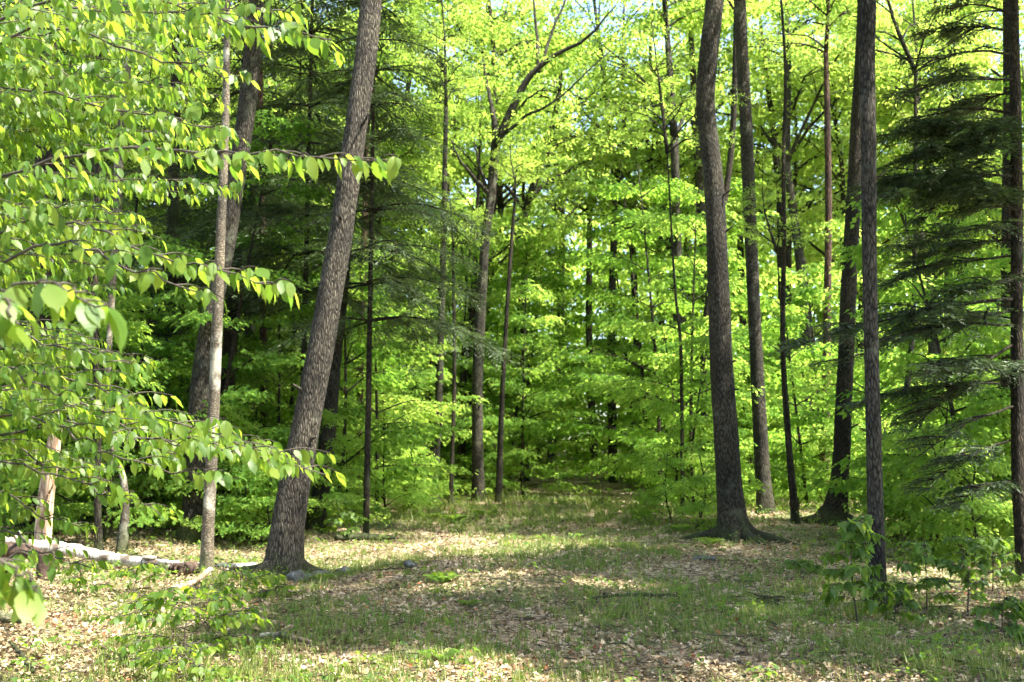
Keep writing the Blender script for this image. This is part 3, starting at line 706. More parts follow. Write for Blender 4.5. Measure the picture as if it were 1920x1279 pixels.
def front_hemlock():
    """the dark hemlock at the right edge: trunk and long branches reaching left"""
    rng = np.random.default_rng(55)
    d = 13.3
    x = W(1912, 900, d)[0]; base = np.array([x, d, float(terrain(x, d))])
    t = thing('hemlock_tree', 'dark hemlock at the right edge with long black branches reaching inward', 'tree', base)
    w = Wood()
    c = curve([base - [0, 0, .2], W(1910, 900, d), W(1907, 600, d), W(1906, 300, d), W(1901, 0, d), W(1900, -500, d + .2)], 40)
    rr = np.interp(np.linspace(0, 1, 40), [0, .1, .4, .7, 1], [.13, .095, .075, .075, .04])
    w.add(tube(c, rr, 14, .03, 0, rng))
    link('trunk', w.mesh('trunk', M['bark_dark'], base), t)
    P, D, Nn, Sz, T = [], [], [], [], []
    specs = [  # start y px, tip px, tip y px, tip depth, thickness
        (560, 1480, 655, 12.6, .03), (355, 1640, 345, 12.8, .025), (240, 1655, 255, 13.0, .02), (100, 1700, 130, 12.4, .02), (30, 1760, 20, 12.6, .02),
        (480, 1640, 540, 13.4, .02), (430, 1690, 470, 12.0, .02), (640, 1690, 830, 12.8, .02), (720, 1600, 760, 13.6, .018), (760, 1690, 880, 12.4, .018),
        (690, 1740, 700, 11.9, .018), (820, 1720, 930, 13.0, .015), (300, 1720, 420, 13.8, .018), (170, 1740, 250, 14.2, .018), (600, 1760, 600, 14.2, .018), (520, 1720, 610, 12.2, .02),
        (900, 1780, 960, 12.6, .014), (330, 1650, 370, 12.2, .02), (280, 1700, 300, 12.6, .02), (210, 1690, 230, 13.4, .02), (150, 1660, 190, 12.0, .02), (580, 1560, 690, 13.2, .02), (610, 1620, 650, 12.0, .02), (450, 1700, 500, 13.8, .02), (700, 1700, 800, 13.6, .018), (60, 1720, 70, 13.4, .02), (-60, 1720, -30, 12.8, .02), (-150, 1680, -120, 13.2, .02), (400, 1800, 360, 12.0, .015), (220, 1820, 330, 12.2, .015), (-250, 1700, -200, 13, .02)]
    for sy, tx, ty, td, th in specs:
        a = W(1908, sy, d); e = W(tx, ty, td); mid = (a + e) / 2 + [0, 0, .12]
        c = curve([a, mid, e], 12, .01, rng)
        bw = Wood(); bw.add(tube(c, np.linspace(th, .004, 12), 6))
        Ln = np.linalg.norm(e - a); az0 = math.atan2(e[1] - a[1], e[0] - a[0])
        nsub = int((6 + Ln * 4.5) * rng.choice([.55, 1.0, 2.0, 2.6]) * (1.25 if 120 < sy < 620 else .7))
        LP = [[], [], [], [], []]
        for j in range(nsub):
            q = rng.uniform(.22, .97); b = c[int(q * 11)]
            hemlock_branch(rng, bw, b, az0 + rng.choice([-1, 1]) * rng.uniform(.15, 1.0), (.35 + .55 * (1 - q)) * rng.uniform(.6, 1.15) * min(1.3, Ln / 2), *LP, dens=1.1, fine=1.3, rise=rng.uniform(-.15, .2), sag=rng.uniform(.05, .3))
        bo = link('branch', bw.mesh('branch', M['bark_dark'], base), t)
        for A, B in zip((P, D, Nn, Sz, T), LP): A.extend(B)
    link('crown', leaf_mesh('needles', pack(rng, P, D, Nn, Sz, T), M['needle'], LEAF_NEEDLE, off=base), t)
front_hemlock()
tall_tree('pine_tree', 'wider grey trunk close behind the hemlock at the right edge', [(1884, 1010, 30), (1886, 800, 28), (1888, 500, 27), (1890, 250, 27), (1888, 0, 26)], 19, M['bark_dark'], 1, 13, crowns=CROWN_THIN)

# ---------------------------------------------------------------- the wood behind: individual trees, copies sharing their meshes
TALL = []
for k in range(6):
    r = np.random.default_rng(400 + k)
    (cv, cf), cm, Hc = CROWNS[k % 5]
    hb = [8.5, 10, 7, 9, 6.5, 11][k]; rt = [.17, .2, .13, .15, .11, .22][k]
    c = curve([[0, 0, -.2], [r.normal(0, .15), r.normal(0, .15), hb * .5], [r.normal(0, .3), r.normal(0, .3), hb]], 24)
    rr = np.linspace(rt, .12, 24) * (1 + .5 * np.exp(-np.clip(c[:, 2], 0, None) / .25))
    w = Wood(); w.add(tube(c, rr, 12, .03, 0, r)); w.add((cv + c[-1], cf))
    TALL.append((w.mesh('trunk', M['bark'] if k % 2 else M['bark_dark']), cm, c[-1]))

LANDMARKS = [(20, 'the left edge leaves'), (110, 'the broken snag'), (215, 'the crooked pale trunk'), (310, 'the dark thicket trunk'), (400, 'the slim pale trunk'), (495, 'the thin reddish trunk'),
             (600, 'the thick leaning trunk'), (685, 'the dark reddish trunk'), (765, 'the grey-green hemlock'), (820, 'the stout trunk with pale edge'), (905, 'the forked tree'), (975, 'the slender trunk by the track'),
             (1060, 'the far track'), (1140, 'the track\'s right border'), (1215, 'the overhanging leaves right of the track'), (1280, 'the slim dark trunk'), (1350, 'the stout mossy trunk'), (1420, 'the grey trunk'),
             (1475, 'the straight dark sapling trunk'), (1580, 'the dark flared trunk'), (1645, 'the narrow front trunk'), (1705, 'the small forked trunk'), (1790, 'the hemlock branches'), (1880, 'the right edge hemlock')]
COPIES = []
def copy_tall(x, y, k, rz, s, label, group):
    t = thing('maple_tree', label, 'tree', (x, y, float(terrain(x, y))), group, rz); t.scale = (s,) * 3
    link('trunk', TALL[k][0], t); link('crown', TALL[k][1], t, TALL[k][2]); COPIES.append((t, 'tall trees', x, y))
def copy_under(x, y, k, rz, s, label, group, name='young_tree', cat='tree'):
    t = thing(name, label, cat, (x, y, float(terrain(x, y))), group, rz); t.scale = (s, s, s)
    link('stem', UNDER[k][0], t); link('crown', UNDER[k][1], t); COPIES.append((t, 'bushes' if cat == 'bush' else 'young leafy trees', x, y))
ORD = ['leftmost', 'second from left', 'third from left', 'fourth from left', 'fifth from left', 'sixth from left', 'seventh from left', 'eighth from left', 'ninth from left', 'tenth from left', 'eleventh from left', 'twelfth from left', 'thirteenth from left', 'fourteenth from left', 'fifteenth from left', 'sixteenth from left', 'seventeenth from left', 'eighteenth from left']
def label_copies():
    slots = {}
    for t, kind, x, y in COPIES:
        px = x / y * F_PX + CX; lm = min(LANDMARKS, key=lambda a: abs(a[0] - px))[1]
        slots.setdefault((kind, lm), []).append((px, t))
    for (kind, lm), L in slots.items():
        L.sort(key=lambda a: a[0])
        for k, (px, t) in enumerate(L):
            if len(L) == 1: t['label'] = 'only one of the %s showing behind %s' % (kind, lm)
            else: t['label'] = '%s of the %s behind %s' % (ORD[min(k, 17)], kind, lm)

for k in range(2):
    r = np.random.default_rng(430 + k)
    (cv, cf), cm, Hc = CROWN_THIN[k]; hb = 8.5 + k
    c = curve([[0, 0, -.2], [r.normal(0, .15), r.normal(0, .15), hb * .5], [r.normal(0, .3), r.normal(0, .3), hb]], 24)
    w = Wood(); w.add(tube(c, np.linspace(.15, .1, 24), 12, .03, 0, r)); w.add((cv + c[-1], cf))
    TALL.append((w.mesh('trunk', M['bark']), cm, c[-1]))

def fill_wood():
    rng = np.random.default_rng(21)
    taken = [(o.location.x, o.location.y) for o in S.objects if o.get('category') == 'tree']
    def free(x, y, r): return all((x - a) ** 2 + (y - b) ** 2 > r * r for a, b in taken)
    def zone(x, y):
        px = x / y * F_PX + CX
        if px < 620: return 'left'
        if px < 1060: return 'centre'
        if px < 1330: return 'track'
        return 'right'
    TL = {'left': ('tall tree in the dark wood behind the leaning trunk and hemlocks', 'tall trees behind the left thicket'),
          'centre': ('tall sunlit tree in the bright wood behind the forked tree', 'tall trees behind the forked tree'),
          'track': ('tall bright green tree standing beyond the end of the track', 'tall trees beyond the track'),
          'right': ('tall tree in the sunlit wood behind the right group of trunks', 'tall trees behind the right trunks')}
    UL = {'left': ('leafy young tree in the undergrowth behind the birch log', 'young trees of the left thicket'),
          'centre': ('leafy young tree in the undergrowth around the forked tree', 'young trees around the forked tree'),
          'track': ('leafy young tree hanging over the far track', 'young trees over the far track'),
          'right': ('leafy young tree in the undergrowth behind the right trunks', 'young trees behind the right trunks')}
    n = 0
    for _ in range(6000):
        y = rng.uniform(23, 60); x = rng.uniform(-1, 1) * (.53 * y + 1.5)
        hw = 5.6 if y < 30 else 4.2
        if abs(x - trail(y)) < hw or not free(x, y, 3.7): continue
        if (x > -7 and y < 37) or (3 < x - trail(y) < 12 and y < 50 and rng.uniform() < .5): continue
        taken.append((x, y)); L, G = TL[zone(x, y)]
        copy_tall(x, y, rng.integers(0, 6), rng.uniform(0, 6.28), rng.uniform(.95, 1.25) * (1.2 if y > 40 else 1.0), L, G); n += 1
        if n >= 105: break
    for px, y, k, sc in [(985, 46, 6, 1.45), (1150, 47, 7, 1.5), (1030, 57, 6, 1.6), (1115, 58, 7, 1.6), (1215, 51, 6, 1.5), (925, 52, 7, 1.5), (1290, 48, 6, 1.45), (1470, 44, 7, 1.4), (690, 42, 6, 1.4)]:
        x = W(px, 900, y)[0]; L, G = TL[zone(x, y)]
        copy_tall(x, y, k, px, sc, L, G)
    m = 0; tk = []
    for px, y, k, sc in [(1240, 34, 2, 1.35), (1295, 27.5, 0, 1.15), (1225, 43, 2, 1.4), (975, 46, 2, 1.3), (860, 39, 2, 1.3), (980, 37, 0, 1.1), (760, 34, 0, 1.2), (1215, 38, 2, 1.5), (1265, 29.0, 1, 1.0), (1300, 24.5, 1, .8), (930, 40, 2, 1.2), (800, 37, 2, 1.2), (720, 31, 0, 1.0), (1015, 54, 2, 1.5), (1085, 66, 2, 1.6), (590, 30, 2, 1.2), (870, 43, 2, 1.5), (1190, 48, 2, 1.5), (955, 41, 2, 1.3), (1340, 36, 2, 1.4)]:
        x = W(px, 900, y)[0]; tk.append((x, y)); L, G = UL[zone(x, y)]
        copy_under(x, y, k, px, sc, L, G); m += 1
    for _ in range(5000):
        y = 17 + 45 * rng.uniform(0, 1) ** 1.3; x = rng.uniform(-1, 1) * (.52 * y + .8)
        px = x / y * F_PX + CX
        hw = 5.0 if y < 25 else (4.0 if y < 38 else 3.3)
        if abs(x - trail(y)) < hw or any((x - a) ** 2 + (y - b) ** 2 < 3.6 for a, b in tk): continue
        if px < 700 and rng.uniform() < .45: continue
        if (770 < px < 970 and y < 35) or (1385 < px < 1625 and y < 27) or (1500 < px < 1720 and y < 25): continue
        tk.append((x, y)); L, G = UL[zone(x, y)]
        copy_under(x, y, rng.choice([0, 1, 2, 3], p=[.3, .3, .2, .2]), rng.uniform(0, 6.28), rng.uniform(.8, 1.2), L, G); m += 1
        if m >= 170: break
    # low bushes along the track's edge
    b = 0; tk = []
    BL = {'left': ('small leafy bush at the edge of the left thicket', 'bushes by the left thicket'), 'centre': ('small leafy bush at the clearing\'s far edge by the forked tree', 'bushes by the forked tree'),
          'track': ('small leafy bush low beside the far track', 'bushes by the far track'), 'right': ('small leafy bush low among the right trunks', 'bushes among the right trunks')}
    for _ in range(4000):
        y = rng.uniform(17, 44); x = rng.uniform(-1, 1) * (.52 * y + .3)
        hw = 4.4 if y < 26 else 2.9; px = x / y * F_PX + CX
        if (770 < px < 970 and y < 35) or (1385 < px < 1625 and y < 27) or (1500 < px < 1720 and y < 25): continue
        if abs(x - trail(y)) < hw or any((x - c) ** 2 + (y - e) ** 2 < 1.7 for c, e in tk): continue
        tk.append((x, y)); L, G = BL[zone(x, y)]
        copy_under(x, y, 4 if rng.uniform() < .7 else 3, rng.uniform(0, 6.28), rng.uniform(.55, 1.1), L, G, 'bush', 'bush'); b += 1
        if b >= 130: break
    for px, y, k, sc in [(1745, 16.5, 4, .9), (1800, 18, 4, 1.1), (1850, 15.5, 4, .8), (1770, 21, 3, .8), (1700, 19, 4, .8), (1875, 20, 3, .9), (1300, 21.5, 4, .8), (1260, 23, 4, .7), (650, 23, 4, .55), (560, 21, 4, .6), (480, 18, 4, .7), (700, 26, 4, .9), (760, 27, 4, .8)]:
        x = W(px, 900, y)[0]; L, G = BL[zone(x, y)]
        copy_under(x, y, k, px, sc, L, G, 'bush', 'bush')
    # unseen trees added off to the right so their crowns shade the clearing
    for i, (x, y, hb, cs, k, lab) in enumerate([
            (5.9, 7.9, 6.6, .58, 0, 'added shade tree just off the right edge level with the front shade'),
            (8.6, 7.3, 7.5, .68, 1, 'added shade tree a little further off the right edge, level with the front shade'),
            (8.9, 11.6, 7.5, .78, 0, 'added shade tree off the right edge level with the leaning trunk'),
            (10.8, 13.8, 8.5, .85, 1, 'added shade tree off the right edge behind the hemlock'),
            (6.8, 6.4, 12.5, .6, 1, 'slim high added shade tree off the right edge in front of the others'),
            (9.4, 5.2, 6.8, .55, 1, 'added shade tree off the right edge nearest the viewer'),
            (12.4, 18.0, 8.5, .9, 0, 'added shade tree far off the right edge behind the hemlock')]):
        r = np.random.default_rng(480 + i); b = np.array([x, y, float(terrain(x, y))])
        (cv, cf), cm, Hc = CROWN_DENSE[k]; c = curve([b - [0, 0, .2], b + [r.normal(0, .1), 0, hb * .5], b + [r.normal(0, .2), 0, hb]], 20)
        w = Wood(); w.add(tube(c, np.linspace(.15, .1, 20), 12, .03, 0, r)); w.add((cv * cs + c[-1], cf))
        t = thing('maple_tree', lab, 'tree', b); link('trunk', w.mesh('trunk', M['bark'], b), t)
        o = link('crown', cm, t, c[-1] - b); o.scale = (cs,) * 3
    print('trees', n, m, b)
fill_wood()
label_copies()

def far_wood():
    rng = np.random.default_rng(31)
    n = 12500
    y = rng.uniform(62, 88, n); x = rng.uniform(-1, 1, n) * .62 * y
    z = terrain(x, y) + rng.uniform(.2, 24, n) * (1 - .25 * np.sin(x * .7 + 1) ** 2)
    z[:2800] = terrain(x, y)[:2800] + rng.uniform(.2, 8, 2800)
    z[2800:6300] = terrain(x, y)[2800:6300] + rng.uniform(6, 17, 3500)
    data = sprays(rng, np.stack([x, y, z], -1), rng.uniform(0, 6.28, n), rng.uniform(1.5, 2.6, n), 14, .48)
    o = link('far_woods', leaf_mesh('far_woods', data, M['maple_leaf']))
    tag(o, 'far mass of sunlit green foliage closing the view behind all trunks', 'woods', kind='stuff')
far_wood()

# ---------------------------------------------------------------- near leafy branches (beeches left of the clearing)
LEAF_OBJ = {}
def leaf_objects(kind):
    if kind not in LEAF_OBJ:
        L = []
        tp = LEAF_HI if kind == 'beech' else [LEAF_MAPLE, (LEAF_MAPLE[0] * [.92, 1, 1.7], LEAF_MAPLE[1], LEAF_MAPLE[2])]
        for k, t in enumerate(tp):
            for ti in (.2, .55, .9):
                L.append(mesh_np('leaf', t[0], t[1], M['beech_leaf'] if kind == 'beech' else M['herb'], np.full(len(t[0]), ti), t[2]))
        LEAF_OBJ[kind] = L
    return LEAF_OBJ[kind]

def leafy_branch(rng, pts, r0, leaf, twig, gap=.13, start=.2, droop=(.5, 1.3), drp=.10):
    """a branch with alternate side twigs and hanging leaves: (wood, leaf data)"""
    w = Wood(); c = curve(pts, 22, .012, rng)
    w.add(tube(c, np.linspace(r0, .003, 22), 6))
    seg = np.linalg.norm(np.diff(c, axis=0), axis=1); s = np.concatenate([[0], np.cumsum(seg)]); Lt = s[-1]
    P, A, Dr = [], [], []
    def put(p, az): P.append(p); A.append(az); Dr.append(rng.uniform(*droop))
    q = start * Lt; side = 1
    while q < Lt * .985:
        p = np.array([np.interp(q, s, c[:, k]) for k in range(3)]); k = min(int(np.searchsorted(s, q)), 21)
        t = c[k] - c[k - 1]; az = math.atan2(t[1], t[0]); fr = q / Lt
        a2 = az + side * rng.uniform(.5, 1.0); l = twig * (1.1 - .75 * fr) * rng.uniform(.55, 1.15)
        e = p + np.array([math.cos(a2) * l, math.sin(a2) * l, l * rng.uniform(-.25, .12)])
        tc = curve([p, (p + e) / 2 + [0, 0, drp * l], e], 6)
        w.add(tube(tc, np.linspace(.004, .0015, 6), 4, cap=False))
        m = max(2, int(l / (leaf * .42)))
        for j in range(m):
            u = (j + .6) / m; pp = np.array([np.interp(u, np.linspace(0, 1, 6), tc[:, i]) for i in range(3)])
            put(pp, a2 + (1 if j % 2 else -1) * rng.uniform(.4, 1.0))
        put(tc[-1], a2 + rng.normal(0, .2))
        put(p, az - side * rng.uniform(.4, 1.))
        q += gap * rng.uniform(.7, 1.3); side = -side
    put(c[-1], math.atan2(*(c[-1] - c[-2])[1::-1]))
    P = np.array(P); A = np.array(A); Dr = np.array(Dr)
    rot = rand_leaf_frames(A, Dr, rng, .45)
    P = P - np.array([0, 0, .006])
    return w, (P, rot, leaf * rng.uniform(.5, 1.2, len(P)), rng.uniform(0, 1, len(P)))

def view_px(P):
    c, s = math.cos(PITCH), math.sin(PITCH); q = P - EYE
    zf = q[:, 1] * c + q[:, 2] * s; up = -q[:, 1] * s + q[:, 2] * c
    return CX + q[:, 0] / zf * F_PX, CY - up / zf * F_PX, zf

def attach_leaves(rng, root, base, branches, kind='beech', limit=290, rest_tpl=LEAF_MID, mat=None):
    """branches: list of (branch object, leaf data). The leaves that show largest become objects, the others one part."""
    P = np.vstack([b[1][0] for b in branches]); R = np.concatenate([b[1][1] for b in branches])
    Z = np.concatenate([b[1][2] for b in branches]); T = np.concatenate([b[1][3] for b in branches])
    own = np.concatenate([np.full(len(b[1][0]), i) for i, b in enumerate(branches)])
    x, y, d = view_px(P)
    vis = (x > -15) & (x < 1935) & (y > -15) & (y < 1294)
    score = np.where(vis, Z / d, -1); order = np.argsort(-score)
    pick = [i for i in order[:limit] if score[i] > 0]
    L = leaf_objects(kind)
    for i in pick:
        o = bpy.data.objects.new('leaf', L[rng.integers(len(L))]); S.collection.objects.link(o)
        o.parent = branches[own[i]][0]
        m = np.eye(4); m[:3, :3] = R[i] * (Z[i] * np.array([rng.uniform(.78, 1.15), 1, rng.uniform(.3, 1.5)])); m[:3, 3] = P[i] - base
        o.matrix_basis = Matrix(m.tolist())
    rest = np.setdiff1d(np.arange(len(P)), pick)
    if len(rest):
        v, f, t, uv = scatter(rest_tpl, P[rest] - base, R[rest], Z[rest], T[rest])
        o = link('foliage', mesh_np('foliage', v, f, mat or M['beech_leaf'], t, uv), root); o['kind'] = 'stuff'
    return len(P)

def near_beech(label, x, y, H, r0, specs, seed, limit=290, lean=(0, 0)):
    rng = np.random.default_rng(seed)
    base = np.array([x, y, float(terrain(x, y))])
    t = thing('beech_tree', label, 'tree', base)
    c = curve([base - [0, 0, .2], base + [lean[0] * .5, lean[1] * .5, H * .5], base + [lean[0], lean[1], H]], 26)
    w = Wood(); w.add(tube(c, np.linspace(r0, .012, 26), 12, .02, 0, rng))
    link('trunk', w.mesh('trunk', M['bark_pale'], base), t)
    br = []
    for sp in specs:
        pts, leaf, twig, gap, start = sp[:5]
        first = np.asarray(pts[0], float)
        zs = np.clip(first[2] - sp[5] if len(sp) > 5 else first[2] - .3, .3, H * .95)
        k = int(np.clip((zs - base[2]) / H * 25, 0, 25)); root = c[k]
        pp = [root] + [np.asarray(p, float) for p in pts]
        bw, data = leafy_branch(rng, pp, .004 + .0008 * H, leaf, twig, gap, start)
        bo = link('branch', bw.mesh('branch', M['twig'], base), t)
        br.append((bo, data))
    n = attach_leaves(rng, t, base, br, limit=limit)
    print(label, n)

near_beech('nearest beech reaching large drooping leaves in at the left edge', -2.5, 3.2, 4.2, .035, [
    ([W(-10, 548, 2.85), W(200, 572, 2.75)], .118, .16, .075, .50),
    ([W(-60, 600, 2.7), W(35, 610, 2.65)], .115, .12, .1, .5),
    ([W(-30, 1070, 2.7), W(70, 1120, 2.65)], .10, .10, .1, .6)], 1)
near_beech('young beech with the long level sprays crossing in front of the leaning trunk', -3.7, 5.2, 6.5, .05, [
    ([W(120, -10, 4.9), W(400, 30, 4.7), W(620, 75, 4.6)], .092, .46, .09, .3),
    ([W(60, 60, 5.2), W(300, 110, 5.0), W(470, 150, 5.0)], .08, .45, .12, .25),
    ([W(100, 300, 4.6), W(420, 285, 4.2), W(742, 300, 4.0)], .098, .36, .085, .3),
    ([W(60, 420, 5.0), W(300, 480, 4.6), W(552, 545, 4.5)], .098, .44, .09, .3),
    ([W(60, 470, 4.6), W(240, 500, 4.4), W(420, 560, 4.3)], .09, .36, .12, .3),
    ([W(0, 700, 5.4), W(260, 765, 5.2), W(610, 890, 5.1)], .09, .6, .09, .25),
    ([W(0, 780, 5.4), W(200, 850, 5.2), W(420, 900, 5.1)], .086, .5, .12, .25),
    ([W(-30, 640, 5.8), W(120, 650, 5.6), W(262, 690, 5.5)], .082, .38, .10, .25),
    ([W(-30, 700, 5.2), W(60, 720, 5.1), W(150, 770, 5.0)], .086, .4, .12, .2),
    ([W(-30, 880, 5.5), W(120, 900, 5.4), W(300, 965, 5.3)], .086, .4, .12, .3),
    ([W(-30, 1000, 5.6), W(60, 1030, 5.5), W(170, 1065, 5.4)], .08, .34, .12, .3),
    ([W(-40, 1110, 4.4), W(10, 1050, 4.4), W(60, 1030, 4.4)], .085, .25, .12, .3),
    ([W(-30, 610, 6.2), W(110, 640, 6.0), W(250, 668, 5.9)], .085, .5, .085, .2),
    ([W(-30, 760, 6.0), W(140, 790, 5.8), W(330, 850, 5.7)], .088, .6, .085, .2),
    ([W(0, 730, 6.6), W(260, 790, 6.4), W(520, 840, 6.3)], .09, .6, .085, .25),
    ([W(100, 790, 6.0), W(330, 830, 5.8), W(560, 870, 5.7)], .09, .6, .085, .25),
    ([W(-30, 830, 6.4), W(80, 870, 6.2), W(220, 930, 6.1)], .09, .5, .09, .2),
    ([W(-30, 930, 6.4), W(60, 960, 6.2), W(160, 985, 6.1)], .088, .4, .1, .2),
    ([W(-30, 160, 5.6), W(200, 200, 5.4), W(430, 250, 5.3)], .09, .6, .09, .25),
    ([W(0, 20, 5.8), W(250, 20, 5.6), W(560, 20, 5.4)], .09, .55, .09, .25),
], 2, 295)
def tiers(seed, rows, per, d0, d1, leaf, twig, x1):
    """branch specs in level tiers with gaps between them; rows: (photo y of the tier, tip x limits)"""
    r = np.random.default_rng(seed); out = []
    for ty, xa, xb in rows:
        sl = r.uniform(.02, .16)
        for k in range(per):
            tx = xa + (xb - xa) * (k + r.uniform(.2, 1)) / per; d = r.uniform(d0, d1); st = min(tx - 260, -20)
            y1 = ty + sl * (tx - 250) + r.normal(0, 9)
            out.append(([W(st, y1 - sl * (tx - st) + 12, d + r.uniform(-.2, .5)), W((st + tx) / 2, y1 - sl * .5 * (tx - st) - 8, d + .1), W(tx, y1, d)], leaf, twig, .085, .12))
    return out
near_beech('taller beech behind the front sprays, dense with small bright leaves', -5.9, 8.2, 8.0, .07,
           tiers(7, [(25, 250, 470), (95, 150, 420), (165, 200, 470), (235, 150, 450), (345, 200, 480), (420, 100, 330), (500, 60, 250), (690, 60, 240)], 3, 6.5, 8.6, .095, .62, 480), 3, 295)
near_beech('beech with layered foliage in the upper left, furthest of the near beeches', -7.6, 11.4, 10.0, .09,
           tiers(8, [(-10, 200, 460), (60, 150, 430), (130, 100, 380), (200, 150, 420), (285, 120, 400), (390, 100, 300), (460, 80, 260), (545, 60, 220), (650, 40, 180), (780, 40, 220), (880, 60, 260)], 3, 9.5, 12.2, .10, .72, 480), 4, 295)

# ---------------------------------------------------------------- saplings and small plants
def sapling(name, label, px, py, d, H, nb, leaf, kind='beech', seed=0, spread=.5, cat='sapling', droop=(.2, 1.0), limit=200, lean=(0, 0)):
    rng = np.random.default_rng(900 + seed)
    x = W(px, py, d)[0]; base = np.array([x, d, float(terrain(x, d))])
    t = thing(name, label, cat, base)
    top = base + [lean[0], lean[1], H]
    c = curve([base - [0, 0, .06], (base + top) / 2 + rng.normal(0, .03, 3), top], 10)
    w = Wood(); w.add(tube(c, np.linspace(.005 + .004 * H, .002, 10), 6)); link('stem', w.mesh('stem', M['twig'], base), t)
    br = []
    for k in range(nb):
        u = .25 + .75 * (k + .7) / nb; b = c[min(int(u * 9), 9)]; az = k * 2.4 + rng.normal(0, .4)
        l = spread * (1.1 - .6 * u) * rng.uniform(.7, 1.2)
        e = b + np.array([math.cos(az) * l, math.sin(az) * l, l * rng.uniform(-.1, .35)])
        bw, data = leafy_branch(rng, [b, (b + e) / 2 + [0, 0, .05 * l], e], .004, leaf, leaf * (2.2 if kind == 'beech' else 1.1), leaf * (.9 if kind == 'beech' else 1.1), .3, droop)
        br.append((link('branch', bw.mesh('branch', M['twig'], base), t), data))
    attach_leaves(rng, t, base, br, kind, limit)
    return t
sapling('beech_sapling', 'yellow-green beech sapling low in the left front, over leaf litter', 345, 1225, 8.3, .5, 17, .092, seed=1, spread=.85, lean=(.08, 0))
sapling('beech_sapling', 'small beech sapling cut by the bottom edge at left', 330, 1275, 7.4, .24, 8, .08, seed=2, spread=.5)
sapling('beech_sapling', 'leafy beech shoots in front of the birch log end', 450, 1120, 11.2, .26, 9, .095, seed=3, spread=.7)
sapling('beech_sapling', 'single drooping beech shoot beside the thick trunk foot', 520, 1125, 11.0, .12, 4, .09, seed=4, spread=.4)
sapling('maple_sapling', 'leafy maple sapling in front of the narrow right trunk', 1608, 1150, 9.8, 1.08, 19, .105, 'maple', 5, .34, droop=(.3, 1.2))
sapling('maple_sapling', 'low maple sprout at the foot of the narrow right trunk', 1675, 1150, 10.0, .34, 7, .09, 'maple', 6, .3)
sapling('maple_sapling', 'thin maple sapling with few leaves right of the narrow trunk', 1738, 1150, 10.4, .72, 10, .095, 'maple', 7, .3)
sapling('maple_sapling', 'bushy maple sapling near the right edge above the sunny strip', 1815, 1170, 10.2, .8, 11, .085, 'maple', 8, .34)
sapling('maple_sapling', 'dark maple seedling in the bottom right corner', 1890, 1230, 8.6, .42, 8, .08, 'maple', 9, .3)
sapling('maple_sapling', 'maple sapling lit from behind in front of the right edge hemlock', 1860, 1100, 12.5, .7, 11, .09, 'maple', 10, .42)
sapling('beech_sapling', 'green shoots rising in front of the birch log middle', 150, 1075, 11.6, .35, 7, .085, seed=11, spread=.4)
sapling('beech_sapling', 'green shoots covering the birch log near the crooked trunk', 245, 1085, 11.8, .28, 6, .085, seed=12, spread=.4)
sapling('maple_sapling', 'young maple beside the leaning trunk at the clearing\'s sunny edge', 640, 985, 18.5, .75, 9, .10, 'maple', 13, .5)
sapling('maple_sapling', 'low maple seedling alone on the shaded ground right of the track', 1500, 1065, 13, .16, 5, .085, 'maple', 14, .25)
sapling('beech_sapling', 'thin sapling standing in the far track', 1130, 965, 27, 1.6, 5, .09, seed=15, spread=.3)

def fern(label, px, py, d, n, L, seed):
    rng = np.random.default_rng(950 + seed)
    x = W(px, py, d)[0]; base = np.array([x, d, float(terrain(x, d))])
    t = thing('fern', label, 'fern', base)
    for k in range(n):
        az = k * 2.4 + rng.normal(0, .3); l = L * rng.uniform(.75, 1.15)
        u = np.linspace(0, 1, 10)[:, None]; dr = np.array([math.cos(az), math.sin(az), 0])
        c = dr * (u * l * .75) + np.array([0, 0, 1]) * (l * (.85 * u - .55 * u ** 2.2)) - [0, 0, .02]
        w = Wood(); w.add(tube(c, np.linspace(.003, .001, 10), 4, cap=False))
        m = 16; q = np.linspace(.15, .98, m); pp = np.stack([np.interp(q, u[:, 0], c[:, i]) for i in range(3)], -1)
        V, Fq = [], []
        P = np.repeat(pp, 2, 0); sg = np.tile([-1, 1], m); sd = np.array([-dr[1], dr[0], 0])
        D = sd * sg[:, None] + dr * .35 - [0, 0, .12]
        sz = np.repeat(l * .30 * np.sin(np.pi * (.12 + .85 * q)) + .008, 2)
        R = frames(D, np.tile([0, 0, 1.0], (2 * m, 1)) + rng.normal(0, .15, (2 * m, 3)))
        tpl = (LEAF_LO[0] * [.55, 1, .6], LEAF_LO[1], LEAF_LO[2])
        v, f, ti, _ = scatter(tpl, P, R, sz, rng.uniform(.5, 1, 2 * m))
        wv, wf = w.arrays()
        link('frond', mesh_np('frond', np.vstack([v, wv]), [f, wf + len(v)], M['herb'], np.concatenate([ti, np.full(len(wv), .4)])), t)
for i, a in enumerate([('pale green fern in the middle of the front grass', 822, 1222, 8.2, 6, .22), ('fern standing in the clearing between the shade bands', 828, 1090, 12.6, 7, .34),
                       ('small fern with bright tips near the clearing\'s centre', 880, 1122, 11.2, 6, .22), ('tall fern at the sunny far edge left of the forked tree', 800, 972, 24, 8, .5),
                       ('fern in a sunny row in front of the stout trunk with pale edge', 850, 975, 23.5, 8, .5), ('fern near the foot of the forked tree', 910, 972, 24.5, 8, .48),
                       ('small fern in sun behind the rocks by the leaning trunk', 655, 1000, 19, 7, .35), ('fern at the grass edge below the stout mossy trunk', 1275, 985, 20, 8, .42),
                       ('fern beneath the stout mossy trunk on its track side', 1330, 1015, 17.6, 7, .36), ('small fern by the rocks at the leaning trunk foot', 605, 1085, 13, 6, .24),
                       ('single fern on the far track margin', 1200, 972, 24, 8, .4), ('fern in the front grass near the bottom edge', 1480, 1255, 7.4, 6, .16)]):
    fern(*a, i)

